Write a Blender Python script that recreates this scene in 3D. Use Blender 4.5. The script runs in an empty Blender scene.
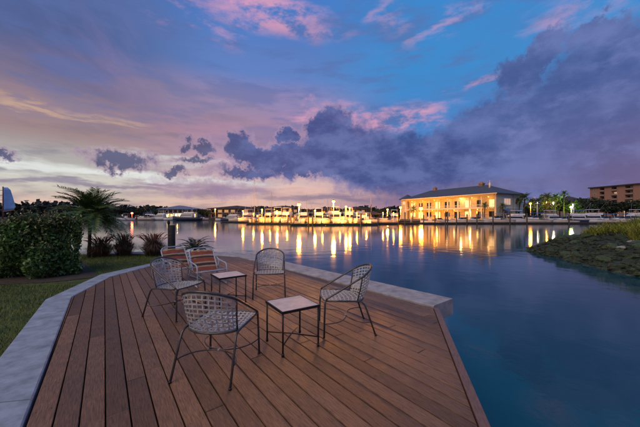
import bpy, math, random
import numpy as np
from mathutils import Vector, Matrix
random.seed(7); RNG = np.random.default_rng(7)
R = math.radians
scene = bpy.context.scene
COL = scene.collection

# ------------------------------------------------------------------ camera
FPX = 278.0            # focal length in photo pixels (640 wide)
EYE = 1.5
cam_d = bpy.data.cameras.new('camera'); cam = bpy.data.objects.new('camera', cam_d); COL.objects.link(cam)
cam_d.sensor_width = 36; cam_d.lens = 36 * FPX / 640
cam_d.shift_y = 2.5 / 640
cam_d.clip_start = 0.05; cam_d.clip_end = 6000
cam.location = (0, 0, EYE); cam.rotation_euler = (R(90), 0, 0)
scene.camera = cam

# ------------------------------------------------------------------ world (dusk sky with clouds)
def lin(r, g, b):
    f = lambda c: (c / 255 / 12.92) if c / 255 <= 0.04045 else ((c / 255 + 0.055) / 1.055) ** 2.4
    return (f(r), f(g), f(b), 1)
world = bpy.data.worlds.new('World'); scene.world = world; world.use_nodes = True
NT = world.node_tree; NT.nodes.clear()
def nd(t, **kw):
    n = NT.nodes.new(t)
    for k, v in kw.items(): setattr(n, k, v)
    return n
def put(sock, v):
    if hasattr(v, 'is_output') or isinstance(v, bpy.types.NodeSocket): NT.links.new(v, sock)
    else: sock.default_value = v
def M(op, a, b=None, c=None, clamp=False):
    n = nd('ShaderNodeMath', operation=op, use_clamp=clamp); put(n.inputs[0], a)
    if b is not None: put(n.inputs[1], b)
    if c is not None: put(n.inputs[2], c)
    return n.outputs[0]
def mixc(f, a, b):
    n = nd('ShaderNodeMix', data_type='RGBA'); put(n.inputs[0], f); put(n.inputs[6], a); put(n.inputs[7], b)
    return n.outputs[2]
def sstep(v, lo, hi):
    n = nd('ShaderNodeMapRange', interpolation_type='SMOOTHSTEP'); put(n.inputs[0], v)
    n.inputs[1].default_value = lo; n.inputs[2].default_value = hi; return n.outputs[0]
def noise(vec, scale, detail=6, rough=0.55, dist=0.0):
    n = nd('ShaderNodeTexNoise'); put(n.inputs['Vector'], vec); n.inputs['Scale'].default_value = scale
    n.inputs['Detail'].default_value = detail; n.inputs['Roughness'].default_value = rough; n.inputs['Distortion'].default_value = dist
    return n
def vscale(vec, s):
    n = nd('ShaderNodeMapping'); put(n.inputs[0], vec); n.inputs['Scale'].default_value = s; return n.outputs[0]
tc = nd('ShaderNodeTexCoord').outputs['Generated']
sep = nd('ShaderNodeSeparateXYZ'); put(sep.inputs[0], tc)
X, Y, Z = sep.outputs
AZ = M('ARCTAN2', X, Y)
EL = M('ABSOLUTE', M('ARCSINE', Z))
def ang(px, py):      # a direction of the sky, as azimuth and elevation, from where it stands in the photograph
    a = math.atan((px - 320) / FPX); return a, math.atan((216 - py) / math.hypot(px - 320, FPX))
def ramp(stops):
    n = nd('ShaderNodeValToRGB'); cr = n.color_ramp; cr.interpolation = 'EASE'
    put(n.inputs[0], M('DIVIDE', EL, math.pi / 2))
    while len(cr.elements) < len(stops): cr.elements.new(0.5)
    for e, (d, c) in zip(cr.elements, stops): e.position = d / 90; e.color = lin(*c)
    return n.outputs[0]
left = ramp([(0, (202, 170, 160)), (3, (208, 194, 180)), (6, (208, 206, 198)), (8.5, (176, 172, 170)), (13, (158, 134, 136)),
             (16, (150, 126, 134)), (20, (108, 106, 140)), (26, (80, 98, 146)), (36, (84, 104, 156)), (60, (64, 96, 152)), (90, (60, 92, 150))])
mid = ramp([(0, (230, 178, 156)), (3, (224, 184, 172)), (6, (214, 188, 186)), (11, (188, 154, 172)), (16, (176, 138, 166)),
            (22, (146, 136, 184)), (27, (98, 130, 194)), (37, (74, 124, 198)), (60, (60, 104, 176)), (90, (60, 96, 160))])
right = ramp([(0, (160, 122, 140)), (4, (138, 114, 146)), (10, (112, 124, 180)), (16, (78, 132, 198)), (26, (64, 140, 206)),
              (38, (62, 136, 206)), (60, (54, 106, 178)), (90, (60, 96, 160))])
base = mixc(sstep(AZ, -0.75, -0.28), left, mid)
base = mixc(sstep(AZ, -0.12, 0.32), base, right)
back = sstep(M('ABSOLUTE', AZ), 1.2, 2.4)
base = mixc(M('MULTIPLY', back, 0.8), base, ramp([(0, (150, 130, 160)), (12, (112, 112, 160)), (40, (78, 100, 158)), (90, (60, 94, 156))]))
# warped coordinates: puffy for cumulus, streaky for thin layers
nb = noise(tc, 5.5, 6, 0.6).outputs['Color']; sb = nd('ShaderNodeSeparateColor'); put(sb.inputs[0], nb)
nf = noise(vscale(tc, (2.0, 2.0, 9.0)), 2.6, 5, 0.58).outputs['Color']; sf = nd('ShaderNodeSeparateColor'); put(sf.inputs[0], nf)
def warp(s, ka, ke):
    return (M('ADD', AZ, M('MULTIPLY', M('SUBTRACT', s.outputs[0], 0.5), ka)), M('ADD', EL, M('MULTIPLY', M('SUBTRACT', s.outputs[1], 0.5), ke)))
def vec2(ae):
    n = nd('ShaderNodeCombineXYZ'); put(n.inputs[0], ae[0]); put(n.inputs[1], ae[1]); return n.outputs[0]
nq = noise(tc, 16.0, 7, 0.7).outputs['Color']; sq = nd('ShaderNodeSeparateColor'); put(sq.inputs[0], nq)
VP_, VS_, VQ_ = vec2(warp(sb, 0.36, 0.30)), vec2(warp(sf, 0.55, 0.10)), vec2(warp(sq, 0.15, 0.15))
def blob(px, py, rx, ry, tilt=0, soft=0.5, streak=False, k=1.0):
    a, e = ang(px, py); mp = nd('ShaderNodeMapping', vector_type='TEXTURE'); put(mp.inputs[0], VQ_ if streak == 'q' else VS_ if streak else VP_)
    mp.inputs['Location'].default_value = (a, e, 0); mp.inputs['Rotation'].default_value = (0, 0, R(tilt)); mp.inputs['Scale'].default_value = (rx / FPX * math.cos(a), ry / FPX * math.cos(a), 1)
    ln = nd('ShaderNodeVectorMath', operation='LENGTH'); put(ln.inputs[0], mp.outputs[0])
    n = nd('ShaderNodeMapRange', interpolation_type='SMOOTHSTEP'); put(n.inputs[0], ln.outputs['Value'])
    n.inputs[1].default_value = 1.0 - soft; n.inputs[2].default_value = 1.0 + soft * 0.35; n.inputs[3].default_value = k; n.inputs[4].default_value = 0.0
    return n.outputs[0]
def union(bs):
    o = bs[0]
    for b in bs[1:]: o = M('MAXIMUM', o, b)
    return o
# thin high cirrus over the whole dome, in rows that follow the cloud plane
pv = nd('ShaderNodeCombineXYZ'); zz = M('ADD', M('ABSOLUTE', Z), 0.14)
put(pv.inputs[0], M('DIVIDE', X, zz)); put(pv.inputs[1], M('DIVIDE', Y, zz)); put(pv.inputs[2], 0.0)
cir = noise(vscale(pv.outputs[0], (1.0, 0.55, 1)), 1.25, 6, 0.62, 0.6).outputs[0]
cir2 = noise(vscale(pv.outputs[0], (0.6, 1.0, 1)), 0.7, 4, 0.6).outputs[0]
hi = sstep(EL, R(9), R(20))
col = mixc(M('MULTIPLY', M('MULTIPLY', sstep(cir2, 0.47, 0.72), hi), 0.55), base, lin(92, 98, 148))
col = mixc(M('MULTIPLY', M('MULTIPLY', sstep(cir, 0.53, 0.76), hi), 0.5), col, lin(168, 140, 186))
gl = M('MULTIPLY', M('MULTIPLY', sstep(sf.outputs[2], 0.44, 0.66), sstep(AZ, 0.1, -0.5)), M('MULTIPLY', sstep(EL, R(27), R(15)), 0.6))
col = mixc(gl, col, lin(116, 112, 136))
col = mixc(M('MULTIPLY', M('MULTIPLY', sstep(sf.outputs[1], 0.45, 0.64), hi), 0.6), col, lin(92, 112, 168))
# pink lit patches
pink = union([blob(255, 6, 85, 18, -8, 0.9, True), blob(205, 24, 40, 12, -20, 0.95, True, 0.5), blob(455, 20, 30, 8, 22, 0.95, True, 0.5), blob(600, 4, 70, 16, 10, 0.95, True, 0.5),
              blob(385, 122, 70, 15, 4, 0.7, True), blob(338, 120, 36, 14, -8, 0.8, True), blob(492, 77, 22, 6, 8, .95, True, .6), blob(390, 12, 20, 14, 0, .95, True, .45), blob(312, 112, 12, 12, -50, .8, 'q', .8)])
pn = sstep(noise(vscale(tc, (3, 3, 7)), 5.0, 5, 0.62).outputs[0], 0.36, 0.62)
col = mixc(M('MULTIPLY', pink, M('MULTIPLY', pn, 0.85)), col, lin(220, 160, 188))
# warm veil over the left and bright low streaks
veil = union([blob(60, 112, 130, 26, -3, 0.9, True), blob(215, 108, 90, 30, 0, 0.95, True, 0.7)])
col = mixc(M('MULTIPLY', veil, 0.45), col, lin(164, 138, 142))
tan = union([blob(58, 109, 66, 3.2, -4, 0.95, True), blob(120, 118, 40, 3, -3, 0.9, True, 0.6)])
col = mixc(M('MULTIPLY', tan, 0.6), col, lin(216, 178, 148))
strk = union([blob(120, 175, 175, 6, -2, 0.95, True), blob(30, 168, 70, 4.5, -4, 0.9, True), blob(225, 181, 50, 5, 0, 0.9, True, 0.9), blob(175, 160, 70, 5, 0, 0.9, True, 0.5)])
col = mixc(M('MULTIPLY', strk, 0.9), col, lin(228, 232, 228))
peach = union([blob(300, 190, 110, 7, 0, 0.9, True), blob(60, 201, 90, 5, 0, 0.9, True, 0.7), blob(390, 186, 40, 6, 0, 0.9, True, 0.8)])
col = mixc(M('MULTIPLY', peach, 0.6), col, lin(236, 188, 174))
# slate cloud bank climbing to the right, and low purple layers
shade = noise(vscale(tc, (1, 1, 1.6)), 4.2, 6, 0.6).outputs[0]
shade2 = noise(vscale(tc, (1, 1, 1.8)), 9.0, 6, 0.62).outputs[0]
sl = mixc(sstep(shade, 0.36, 0.66), lin(72, 92, 148), lin(108, 122, 178))
sl = mixc(M('MULTIPLY', sstep(AZ, 0.5, 0.95), M('MULTIPLY', sstep(EL, R(22), R(2)), 0.8)), sl, lin(122, 100, 132))
sl = mixc(M('MULTIPLY', sstep(shade2, 0.48, 0.68), 0.42), sl, lin(126, 136, 192))
bank = union([blob(600, 128, 150, 84, 22, 0.25, 'q'), blob(640, 56, 112, 36, 14, 0.25, 'q'), blob(505, 152, 115, 44, 18, 0.3, 'q'), blob(430, 168, 100, 30, 4, 0.4, 'q'), blob(480, 138, 60, 34, 26, 0.3, 'q'), blob(720, 150, 150, 100, 0, 0.4), blob(546, 50, 22, 14, 30, .35, 'q'), blob(598, 34, 34, 14, 10, .35, 'q'), blob(520, 76, 24, 18, 30, .35, 'q')])
col = mixc(M('MULTIPLY', bank, 0.97), col, sl)
gap = union([blob(525, 135, 24, 5, 10, 0.9, False, .5)])
col = mixc(M('MULTIPLY', gap, 0.5), col, lin(150, 150, 205))
low = union([blob(215, 193, 85, 7, 2, 0.7, True), blob(320, 199, 70, 4.5, 0, 0.7, True), blob(90, 186, 90, 3.5, 0, 0.8, True), blob(430, 190, 90, 12, 0, 0.8, True), blob(150, 183, 40, 2.4, 0, .8, True)])
col = mixc(M('MULTIPLY', low, 0.7), col, lin(126, 112, 142))
# cumulus in the middle
cm = mixc(sstep(shade2, 0.36, 0.64), lin(66, 80, 136), lin(100, 112, 166))
cm = mixc(M('MULTIPLY', sstep(EL, R(8), R(2)), 0.6), cm, lin(122, 104, 146))
cum = union([blob(300, 161, 70, 17, 0, 0.3, 'q'), blob(350, 155, 70, 29, 0, 0.3, 'q'), blob(239, 150, 16, 18, -10, 0.38, 'q'), blob(206, 148, 14, 8, 0, 0.5, 'q'), blob(330, 129, 28, 21, 8, 0.3, 'q'), blob(286, 136, 14, 13, 0, 0.38, 'q'), blob(259, 156, 30, 11, 0, 0.38, 'q'),
             blob(121, 160, 32, 10, 0, 0.45, 'q'), blob(175, 172, 14, 6, 0, 0.5, 'q'), blob(8, 151, 13, 6, 0, 0.55, 'q'), blob(400, 166, 90, 32, 0, 0.35, 'q'), blob(186, 143, 9, 8, 20, .6, 'q'), blob(195, 160, 24, 5, 0, .7, 'q'), blob(250, 173, 50, 8, 0, .6, 'q'), blob(210, 188, 60, 9, 0, .9, 'q', .6)])
cm = mixc(M('MULTIPLY', sstep(AZ, -0.2, -0.45), 0.75), cm, lin(92, 90, 114))
col = mixc(M('MULTIPLY', cum, 0.93), col, cm)
rim = M('MULTIPLY', M('MULTIPLY', cum, M('SUBTRACT', 1.0, cum)), M('MULTIPLY', sstep(AZ, 0.25, -0.1), 1.4))
col = mixc(rim, col, lin(206, 168, 190))
world.cycles.sampling_method = 'MANUAL'; world.cycles.sample_map_resolution = 256
bg = nd('ShaderNodeBackground'); put(bg.inputs[0], col); bg.inputs[1].default_value = 1.0
wo = nd('ShaderNodeOutputWorld'); put(wo.inputs[0], bg.outputs[0])

# ------------------------------------------------------------------ added fill lamp: weak, broad, warm, from behind, in place of the afterglow
fill_sun_d = bpy.data.lights.new('sun', 'SUN'); sun = bpy.data.objects.new('sun', fill_sun_d); COL.objects.link(sun)
fill_sun_d.energy = 1.6; fill_sun_d.angle = R(50); fill_sun_d.color = (1.0, 0.80, 0.60)
sun.rotation_euler = (R(42), 0, R(-40))
vs = scene.view_settings
vs.view_transform = 'Standard'; vs.look = 'None'; vs.exposure = 0; vs.gamma = 1; vs.use_curve_mapping = False
scene.cycles.use_denoising = True
scene.cycles.sample_clamp_indirect = 6.0
scene.cycles.max_bounces = 5; scene.cycles.diffuse_bounces = 2; scene.cycles.glossy_bounces = 3

# ------------------------------------------------------------------ helpers
WATER = -0.8; QUAY = 0.2
def gp(px, py, z=0.0):                      # point of height z seen at a photo pixel
    t = (EYE - z) / (py - 216); return ((px - 320) * t, FPX * t)
def at(px, d): return (px - 320) * d / FPX  # lateral position at distance d
def hz(py, d): return EYE + (216 - py) * d / FPX

def tag(o, label=None, cat=None, group=None, kind=None):
    if label: o['label'] = label
    if cat: o['category'] = cat
    if group: o['group'] = group
    if kind: o['kind'] = kind
    return o
def empty(name, loc=(0, 0, 0), rz=0.0):
    o = bpy.data.objects.new(name, None); COL.objects.link(o); o.location = loc; o.rotation_euler = (0, 0, rz)
    o.empty_display_size = 0.2; return o
def link(name, me, mat, parent=None):
    o = bpy.data.objects.new(name, me); COL.objects.link(o)
    if mat and not me.materials: me.materials.append(mat)
    if parent: o.parent = parent
    return o
def copy_tree(o, parent=None):
    c = o.copy(); COL.objects.link(c); c.parent = parent
    for ch in o.children: copy_tree(ch, c)
    return c
def frame(d):
    d = d.normalized(); u = Vector((0, 0, 1)) if abs(d.z) < 0.95 else Vector((1, 0, 0))
    a = d.cross(u).normalized(); return a, a.cross(d).normalized()
class MB:
    def __init__(s): s.v = []; s.f = []
    def add(s, vs_, fs):
        b = len(s.v); s.v += [tuple(p) for p in vs_]; s.f += [tuple(i + b for i in f) for f in fs]; return s
    def box(s, x0, x1, y0, y1, z0, z1):
        return s.add([(x0, y0, z0), (x1, y0, z0), (x1, y1, z0), (x0, y1, z0), (x0, y0, z1), (x1, y0, z1), (x1, y1, z1), (x0, y1, z1)],
                     [(3, 2, 1, 0), (4, 5, 6, 7), (0, 1, 5, 4), (1, 2, 6, 5), (2, 3, 7, 6), (3, 0, 4, 7)])
    def tube(s, pts, r, n=8, flat=1.0):
        pts = [Vector(p) for p in pts]; rs = r if isinstance(r, (list, tuple)) else [r] * len(pts)
        vs_ = []; a = None
        for i, p in enumerate(pts):
            d = pts[min(i + 1, len(pts) - 1)] - pts[max(i - 1, 0)]
            if a is None: a, b = frame(d)
            else:
                d.normalize(); a = (a - d * a.dot(d)).normalized(); b = a.cross(d) * -1; b = d.cross(a) * -1
            for k in range(n):
                t = 2 * math.pi * k / n; vs_.append(p + (a * math.cos(t) + b * math.sin(t) * flat) * rs[i])
        fs = []
        for i in range(len(pts) - 1):
            for k in range(n):
                k2 = (k + 1) % n; fs.append((i * n + k, i * n + k2, (i + 1) * n + k2, (i + 1) * n + k))
        fs.append(tuple(range(n - 1, -1, -1))); fs.append(tuple(range((len(pts) - 1) * n, len(pts) * n)))
        return s.add(vs_, fs)
    def prism(s, poly, z0, z1):
        n = len(poly); vs_ = [(x, y, z0) for x, y in poly] + [(x, y, z1) for x, y in poly]
        return s.add(vs_, [tuple(range(n - 1, -1, -1)), tuple(range(n, 2 * n))] + [(i, (i + 1) % n, n + (i + 1) % n, n + i) for i in range(n)])
    def loft(s, rings, closed=True, cap=True):
        n = len(rings[0]); vs_ = [p for r_ in rings for p in r_]; fs = []
        for i in range(len(rings) - 1):
            for k in range(n if closed else n - 1):
                k2 = (k + 1) % n; fs.append((i * n + k, i * n + k2, (i + 1) * n + k2, (i + 1) * n + k))
        if cap: fs += [tuple(range(n - 1, -1, -1)), tuple(range((len(rings) - 1) * n, len(rings) * n))]
        return s.add(vs_, fs)
    def ball(s, c, rx, ry, rz, n=10, m=6):
        rings = []
        for i in range(m + 1):
            t = -math.pi / 2 + math.pi * (0.02 + 0.96 * i / m)
            rings.append([(c[0] + rx * math.cos(t) * math.cos(2 * math.pi * k / n), c[1] + ry * math.cos(t) * math.sin(2 * math.pi * k / n), c[2] + rz * math.sin(t)) for k in range(n)])
        return s.loft(rings)
    def build(s, name, mat, parent=None, smooth=False):
        me = bpy.data.meshes.new(name); me.from_pydata(s.v, [], s.f)
        if smooth: me.shade_smooth()
        me.update(); return link(name, me, mat, parent)
def quads(name, P, U, V, mat, parent=None, tri=False):
    """many small leaf faces: P centres, U, V half axes (n,3)"""
    n = len(P)
    if tri:
        co = np.stack([P - U, P + U, P + V], 1); k = 3
    else:
        co = np.stack([P - V, P + U, P + V, P - U], 1); k = 4
    me = bpy.data.meshes.new(name); me.vertices.add(n * k); me.vertices.foreach_set('co', co.reshape(-1).astype(np.float32))
    me.loops.add(n * k); me.loops.foreach_set('vertex_index', np.arange(n * k, dtype=np.int32))
    me.polygons.add(n); me.polygons.foreach_set('loop_start', np.arange(0, n * k, k, dtype=np.int32))
    me.update(calc_edges=True); me.validate()
    return link(name, me, mat, parent)
def rand_unit(n):
    v = RNG.normal(size=(n, 3)); return v / np.linalg.norm(v, axis=1, keepdims=True)
def leaves(name, P, size, mat, parent=None, asp=0.45, up=0.3):
    n = len(P); d = rand_unit(n); d[:, 2] += up; d /= np.linalg.norm(d, axis=1, keepdims=True)
    w = np.cross(d, rand_unit(n)); w /= np.linalg.norm(w, axis=1, keepdims=True)
    s = size * RNG.uniform(0.6, 1.35, size=(n, 1))
    return quads(name, P, w * s * asp, d * s, mat, parent)

# ------------------------------------------------------------------ materials
def mat(name, color, rough=0.6, metal=0.0, var=0.0, scale=8.0, bump=0.0, spec=0.5, rnd=0.0, stretch=None, coord='Object', color2=None, detail=6, emit=None, estr=0.0, transl=0.0):
    m = bpy.data.materials.new(name); m.use_nodes = True; nt = m.node_tree; b = nt.nodes['Principled BSDF']
    b.inputs['Roughness'].default_value = rough; b.inputs['Metallic'].default_value = metal; b.inputs['Specular IOR Level'].default_value = spec
    b.inputs['Base Color'].default_value = (*color, 1)
    out = None
    if var or bump or color2:
        tcn = nt.nodes.new('ShaderNodeTexCoord'); mp = nt.nodes.new('ShaderNodeMapping'); mp.vector_type = 'TEXTURE'
        nt.links.new(tcn.outputs[coord], mp.inputs[0])
        if stretch: mp.inputs['Scale'].default_value = [1 / q for q in stretch[:3]]; mp.inputs['Rotation'].default_value[2] = stretch[3] if len(stretch) > 3 else 0
        nz = nt.nodes.new('ShaderNodeTexNoise'); nz.inputs['Scale'].default_value = scale; nz.inputs['Detail'].default_value = detail; nz.inputs['Roughness'].default_value = 0.62
        nt.links.new(mp.outputs[0], nz.inputs['Vector'])
        cr = nt.nodes.new('ShaderNodeValToRGB'); cr.color_ramp.elements[0].position = 0.3; cr.color_ramp.elements[1].position = 0.7
        c2 = color2 or tuple(min(1, c * (1 + var)) for c in color)
        cr.color_ramp.elements[0].color = (*[c * (1 - var) for c in color], 1); cr.color_ramp.elements[1].color = (*c2, 1)
        nt.links.new(nz.outputs[0], cr.inputs[0]); out = cr.outputs[0]
        if bump:
            bp = nt.nodes.new('ShaderNodeBump'); bp.inputs['Strength'].default_value = bump; bp.inputs['Distance'].default_value = 0.02
            nt.links.new(nz.outputs[0], bp.inputs['Height']); nt.links.new(bp.outputs[0], b.inputs['Normal'])
    if rnd:
        oi = nt.nodes.new('ShaderNodeObjectInfo'); mr = nt.nodes.new('ShaderNodeMapRange'); mr.inputs[3].default_value = 1 - rnd; mr.inputs[4].default_value = 1 + rnd
        nt.links.new(oi.outputs['Random'], mr.inputs[0])
        mx = nt.nodes.new('ShaderNodeMix'); mx.data_type = 'RGBA'; mx.blend_type = 'MULTIPLY'; mx.inputs[0].default_value = 1
        if out: nt.links.new(out, mx.inputs[6])
        else: mx.inputs[6].default_value = (*color, 1)
        nt.links.new(mr.outputs[0], mx.inputs[7]); out = mx.outputs[2]
    if out: nt.links.new(out, b.inputs['Base Color'])
    if emit: b.inputs['Emission Color'].default_value = (*emit, 1); b.inputs['Emission Strength'].default_value = estr
    if transl: b.inputs['Transmission Weight'].default_value = transl
    return m
PA = R(37.8)                                        # boards run this far left of straight ahead
M_ = {}
M_['deck'] = mat('deck_wood', (0.168, 0.088, 0.048), 0.38, var=0.52, scale=16, bump=0.5, rnd=0.34, stretch=(7, 0.55, 1, PA), coord='Object', spec=0.45)
M_['rim'] = mat('rim_board', (0.19, 0.10, 0.068), 0.5, var=0.3, scale=14, bump=0.2, stretch=(6, 1, 1, R(-15.7)))
M_['joist'] = mat('joist_wood', (0.05, 0.04, 0.035), 0.8, var=0.3, scale=6)
M_['cap'] = mat('edging_concrete', (0.28, 0.32, 0.37), 0.7, var=0.36, scale=5.5, bump=0.3, detail=14)
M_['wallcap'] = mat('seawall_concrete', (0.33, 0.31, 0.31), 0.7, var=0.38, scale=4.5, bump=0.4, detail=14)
M_['water'] = None
M_['lawn'] = mat('lawn_ground', (0.04, 0.075, 0.015), 0.95, var=0.5, scale=6, color2=(0.09, 0.11, 0.02))
M_['soil'] = mat('soil', (0.05, 0.036, 0.022), 0.95, var=0.5, scale=9, bump=0.6)
M_['grass'] = mat('grass_blades', (0.09, 0.20, 0.03), 0.7, var=0.5, scale=2.5, color2=(0.22, 0.24, 0.04), coord='Object')
M_['hedge'] = mat('hedge_leaf', (0.045, 0.145, 0.03), 0.5, var=0.6, scale=7.0, color2=(0.15, 0.27, 0.055))
M_['hedge_tip'] = mat('hedge_tip_leaf', (0.14, 0.18, 0.05), 0.5, var=0.5, scale=9, color2=(0.24, 0.22, 0.09))
M_['stem'] = mat('stem_bark', (0.09, 0.065, 0.045), 0.9, var=0.4, scale=12, bump=0.4)
M_['frond'] = mat('palm_leaf', (0.07, 0.16, 0.035), 0.45, var=0.4, scale=4, color2=(0.15, 0.21, 0.05))
M_['frond_old'] = mat('old_palm_leaf', (0.12, 0.10, 0.03), 0.5, var=0.4, scale=4)
M_['fgrass'] = mat('fountain_grass', (0.05, 0.08, 0.03), 0.6, var=0.5, scale=5, color2=(0.16, 0.08, 0.05))
M_['plume'] = mat('grass_plume', (0.26, 0.08, 0.07), 0.8, var=0.4, scale=10)
M_['cycad'] = mat('cycad_leaf', (0.02, 0.045, 0.025), 0.4, var=0.4, scale=6)
M_['frame'] = mat('chair_frame_metal', (0.10, 0.09, 0.085), 0.32, metal=0.55, var=0.25, scale=20)
M_['strap'] = mat('vinyl_strap', (0.46, 0.44, 0.41), 0.38, var=0.22, scale=9)
M_['wire'] = mat('tie_wire', (0.55, 0.48, 0.38), 0.4, metal=0.4)
M_['black'] = mat('black_table_metal', (0.018, 0.017, 0.017), 0.42, metal=0.3, var=0.3, scale=15)
M_['tabletop'] = mat('table_panel', (0.70, 0.53, 0.42), 0.28, var=0.2, scale=11, bump=0.05)
M_['or_strap'] = mat('orange_strap', (0.30, 0.07, 0.02), 0.4, var=0.25, scale=9)
M_['ye_strap'] = mat('cream_strap', (0.42, 0.28, 0.13), 0.4, var=0.2, scale=9)
M_['br_strap'] = mat('brown_strap', (0.07, 0.025, 0.018), 0.4, var=0.25, scale=9)
M_['wh_frame'] = mat('white_chair_tube', (0.38, 0.43, 0.50), 0.3, var=0.1, scale=9)
M_['post'] = mat('old_piling_wood', (0.03, 0.033, 0.028), 0.85, var=0.5, scale=10, bump=0.6, stretch=(4, 4, 0.6))
M_['rock'] = mat('wet_rock', (0.022, 0.032, 0.013), 0.75, var=0.6, scale=4.0, bump=0.9, rnd=0.5, color2=(0.065, 0.10, 0.034))
M_['rock_pale'] = mat('pale_rock', (0.30, 0.27, 0.25), 0.8, var=0.4, scale=3.0, bump=0.6)
M_['bank'] = mat('bank_mud', (0.025, 0.028, 0.016), 0.9, var=0.5, scale=2.5, bump=0.7)
M_['reed'] = mat('bank_grass_leaf', (0.10, 0.19, 0.02), 0.6, var=0.5, scale=1.2, color2=(0.34, 0.34, 0.03))
M_['land'] = mat('shore_land', (0.05, 0.05, 0.035), 0.95, var=0.4, scale=0.3)
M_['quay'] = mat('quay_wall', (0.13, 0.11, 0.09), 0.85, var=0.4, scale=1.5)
M_['dock'] = mat('dock_timber', (0.07, 0.055, 0.045), 0.8, var=0.4, scale=2)
M_['pile'] = mat('dock_piling', (0.06, 0.048, 0.04), 0.85, var=0.4, scale=3)
M_['hull'] = mat('white_hull', (0.66, 0.65, 0.64), 0.28, var=0.08, scale=1.0)
M_['hull_tan'] = mat('cream_hull', (0.58, 0.50, 0.42), 0.3, var=0.1, scale=1.0)
M_['hull_dark'] = mat('navy_hull', (0.03, 0.04, 0.08), 0.25, var=0.1, scale=1.0)
M_['glass'] = mat('dark_window_glass', (0.015, 0.017, 0.02), 0.08, spec=0.6)
M_['canvas_blue'] = mat('blue_canvas', (0.06, 0.14, 0.36), 0.7, var=0.2, scale=3)
M_['alu'] = mat('boat_metal', (0.5, 0.5, 0.5), 0.35, metal=0.8)
M_['cream'] = mat('cream_stucco', (0.62, 0.52, 0.36), 0.85, var=0.1, scale=1.2)
M_['greywall'] = mat('pale_stucco', (0.52, 0.54, 0.52), 0.85, var=0.1, scale=1.2)
M_['trim'] = mat('white_trim', (0.7, 0.66, 0.56), 0.7)
M_['slate'] = mat('slate_roof', (0.065, 0.075, 0.10), 0.7, var=0.25, scale=1.5, stretch=(1, 1, 6))
M_['blueroof'] = mat('metal_roof', (0.13, 0.17, 0.26), 0.5, var=0.15, scale=0.6, stretch=(3, 0.2, 1))
M_['darkroof'] = mat('shed_roof', (0.045, 0.04, 0.045), 0.8, var=0.2, scale=0.6)
M_['shedwall'] = mat('shed_wall', (0.22, 0.16, 0.13), 0.85, var=0.3, scale=0.5)
M_['brick'] = mat('brick_wall', (0.36, 0.19, 0.13), 0.9, var=0.2, scale=2.0)
M_['slab'] = mat('balcony_concrete', (0.30, 0.22, 0.18), 0.85, var=0.15, scale=1.0)
M_['tree'] = mat('tree_leaf', (0.02, 0.035, 0.018), 0.7, var=0.5, scale=0.6, color2=(0.05, 0.07, 0.025), rnd=0.3)
M_['farwood'] = mat('far_wood_leaf', (0.018, 0.028, 0.022), 0.9, var=0.5, scale=0.3)
M_['bark'] = mat('tree_bark', (0.07, 0.055, 0.045), 0.9, var=0.4, scale=5)
M_['sail'] = mat('blue_sailcloth', (0.10, 0.24, 0.58), 0.7, var=0.18, scale=2.0)
M_['mast_red'] = mat('dark_red_mast', (0.09, 0.02, 0.02), 0.5)
M_['mast'] = mat('pale_mast', (0.6, 0.5, 0.4), 0.4)
def emitter(name, c, s): return mat(name, (0.8, 0.8, 0.8), 0.5, emit=c, estr=s)
M_['bulb_sodium'] = emitter('sodium_globe', (1.0, 0.34, 0.02), 9)
M_['bulb_warm'] = emitter('warm_globe', (1.0, 0.40, 0.04), 9)
M_['bulb_red'] = emitter('red_globe', (1.0, 0.08, 0.03), 16)
M_['bulb_green'] = emitter('green_globe', (0.55, 1.0, 0.08), 16)
M_['bulb_white'] = emitter('white_globe', (1.0, 0.75, 0.4), 6)
M_['lit_win'] = emitter('lit_window', (1.0, 0.62, 0.22), 1.3)
M_['lit_dim'] = emitter('dim_lit_window', (1.0, 0.50, 0.18), 0.45)
# water: dark teal body, nearly smooth surface with slow ripples
m = mat('harbour_water', (0.002, 0.050, 0.078), 0.07, spec=0.5); M_['water'] = m
nt = m.node_tree; b = nt.nodes['Principled BSDF']; b.inputs['IOR'].default_value = 1.45
tcn = nt.nodes.new('ShaderNodeTexCoord'); n1 = nt.nodes.new('ShaderNodeTexNoise'); n1.inputs['Scale'].default_value = 1.1; n1.inputs['Detail'].default_value = 5
bp = nt.nodes.new('ShaderNodeBump'); bp.inputs['Strength'].default_value = 0.22; bp.inputs['Distance'].default_value = 0.05
nt.links.new(tcn.outputs['Object'], n1.inputs['Vector']); nt.links.new(n1.outputs[0], bp.inputs['Height']); nt.links.new(bp.outputs[0], b.inputs['Normal'])

# worn decking: broad stains and fading over the grain, uneven gloss
nt = M_['deck'].node_tree; b = nt.nodes['Principled BSDF']; src = b.inputs['Base Color'].links[0].from_socket
tcn = nt.nodes.new('ShaderNodeTexCoord'); n1 = nt.nodes.new('ShaderNodeTexNoise'); n1.inputs['Scale'].default_value = 1.7; n1.inputs['Detail'].default_value = 8; n1.inputs['Roughness'].default_value = 0.7
nt.links.new(tcn.outputs['Object'], n1.inputs['Vector'])
mr = nt.nodes.new('ShaderNodeMapRange'); mr.inputs[1].default_value = .3; mr.inputs[2].default_value = .7; mr.inputs[3].default_value = .74; mr.inputs[4].default_value = 1.24; nt.links.new(n1.outputs[0], mr.inputs[0])
mx = nt.nodes.new('ShaderNodeMix'); mx.data_type = 'RGBA'; mx.blend_type = 'MULTIPLY'; mx.inputs[0].default_value = 1; nt.links.new(src, mx.inputs[6]); nt.links.new(mr.outputs[0], mx.inputs[7]); nt.links.new(mx.outputs[2], b.inputs['Base Color'])
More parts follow.
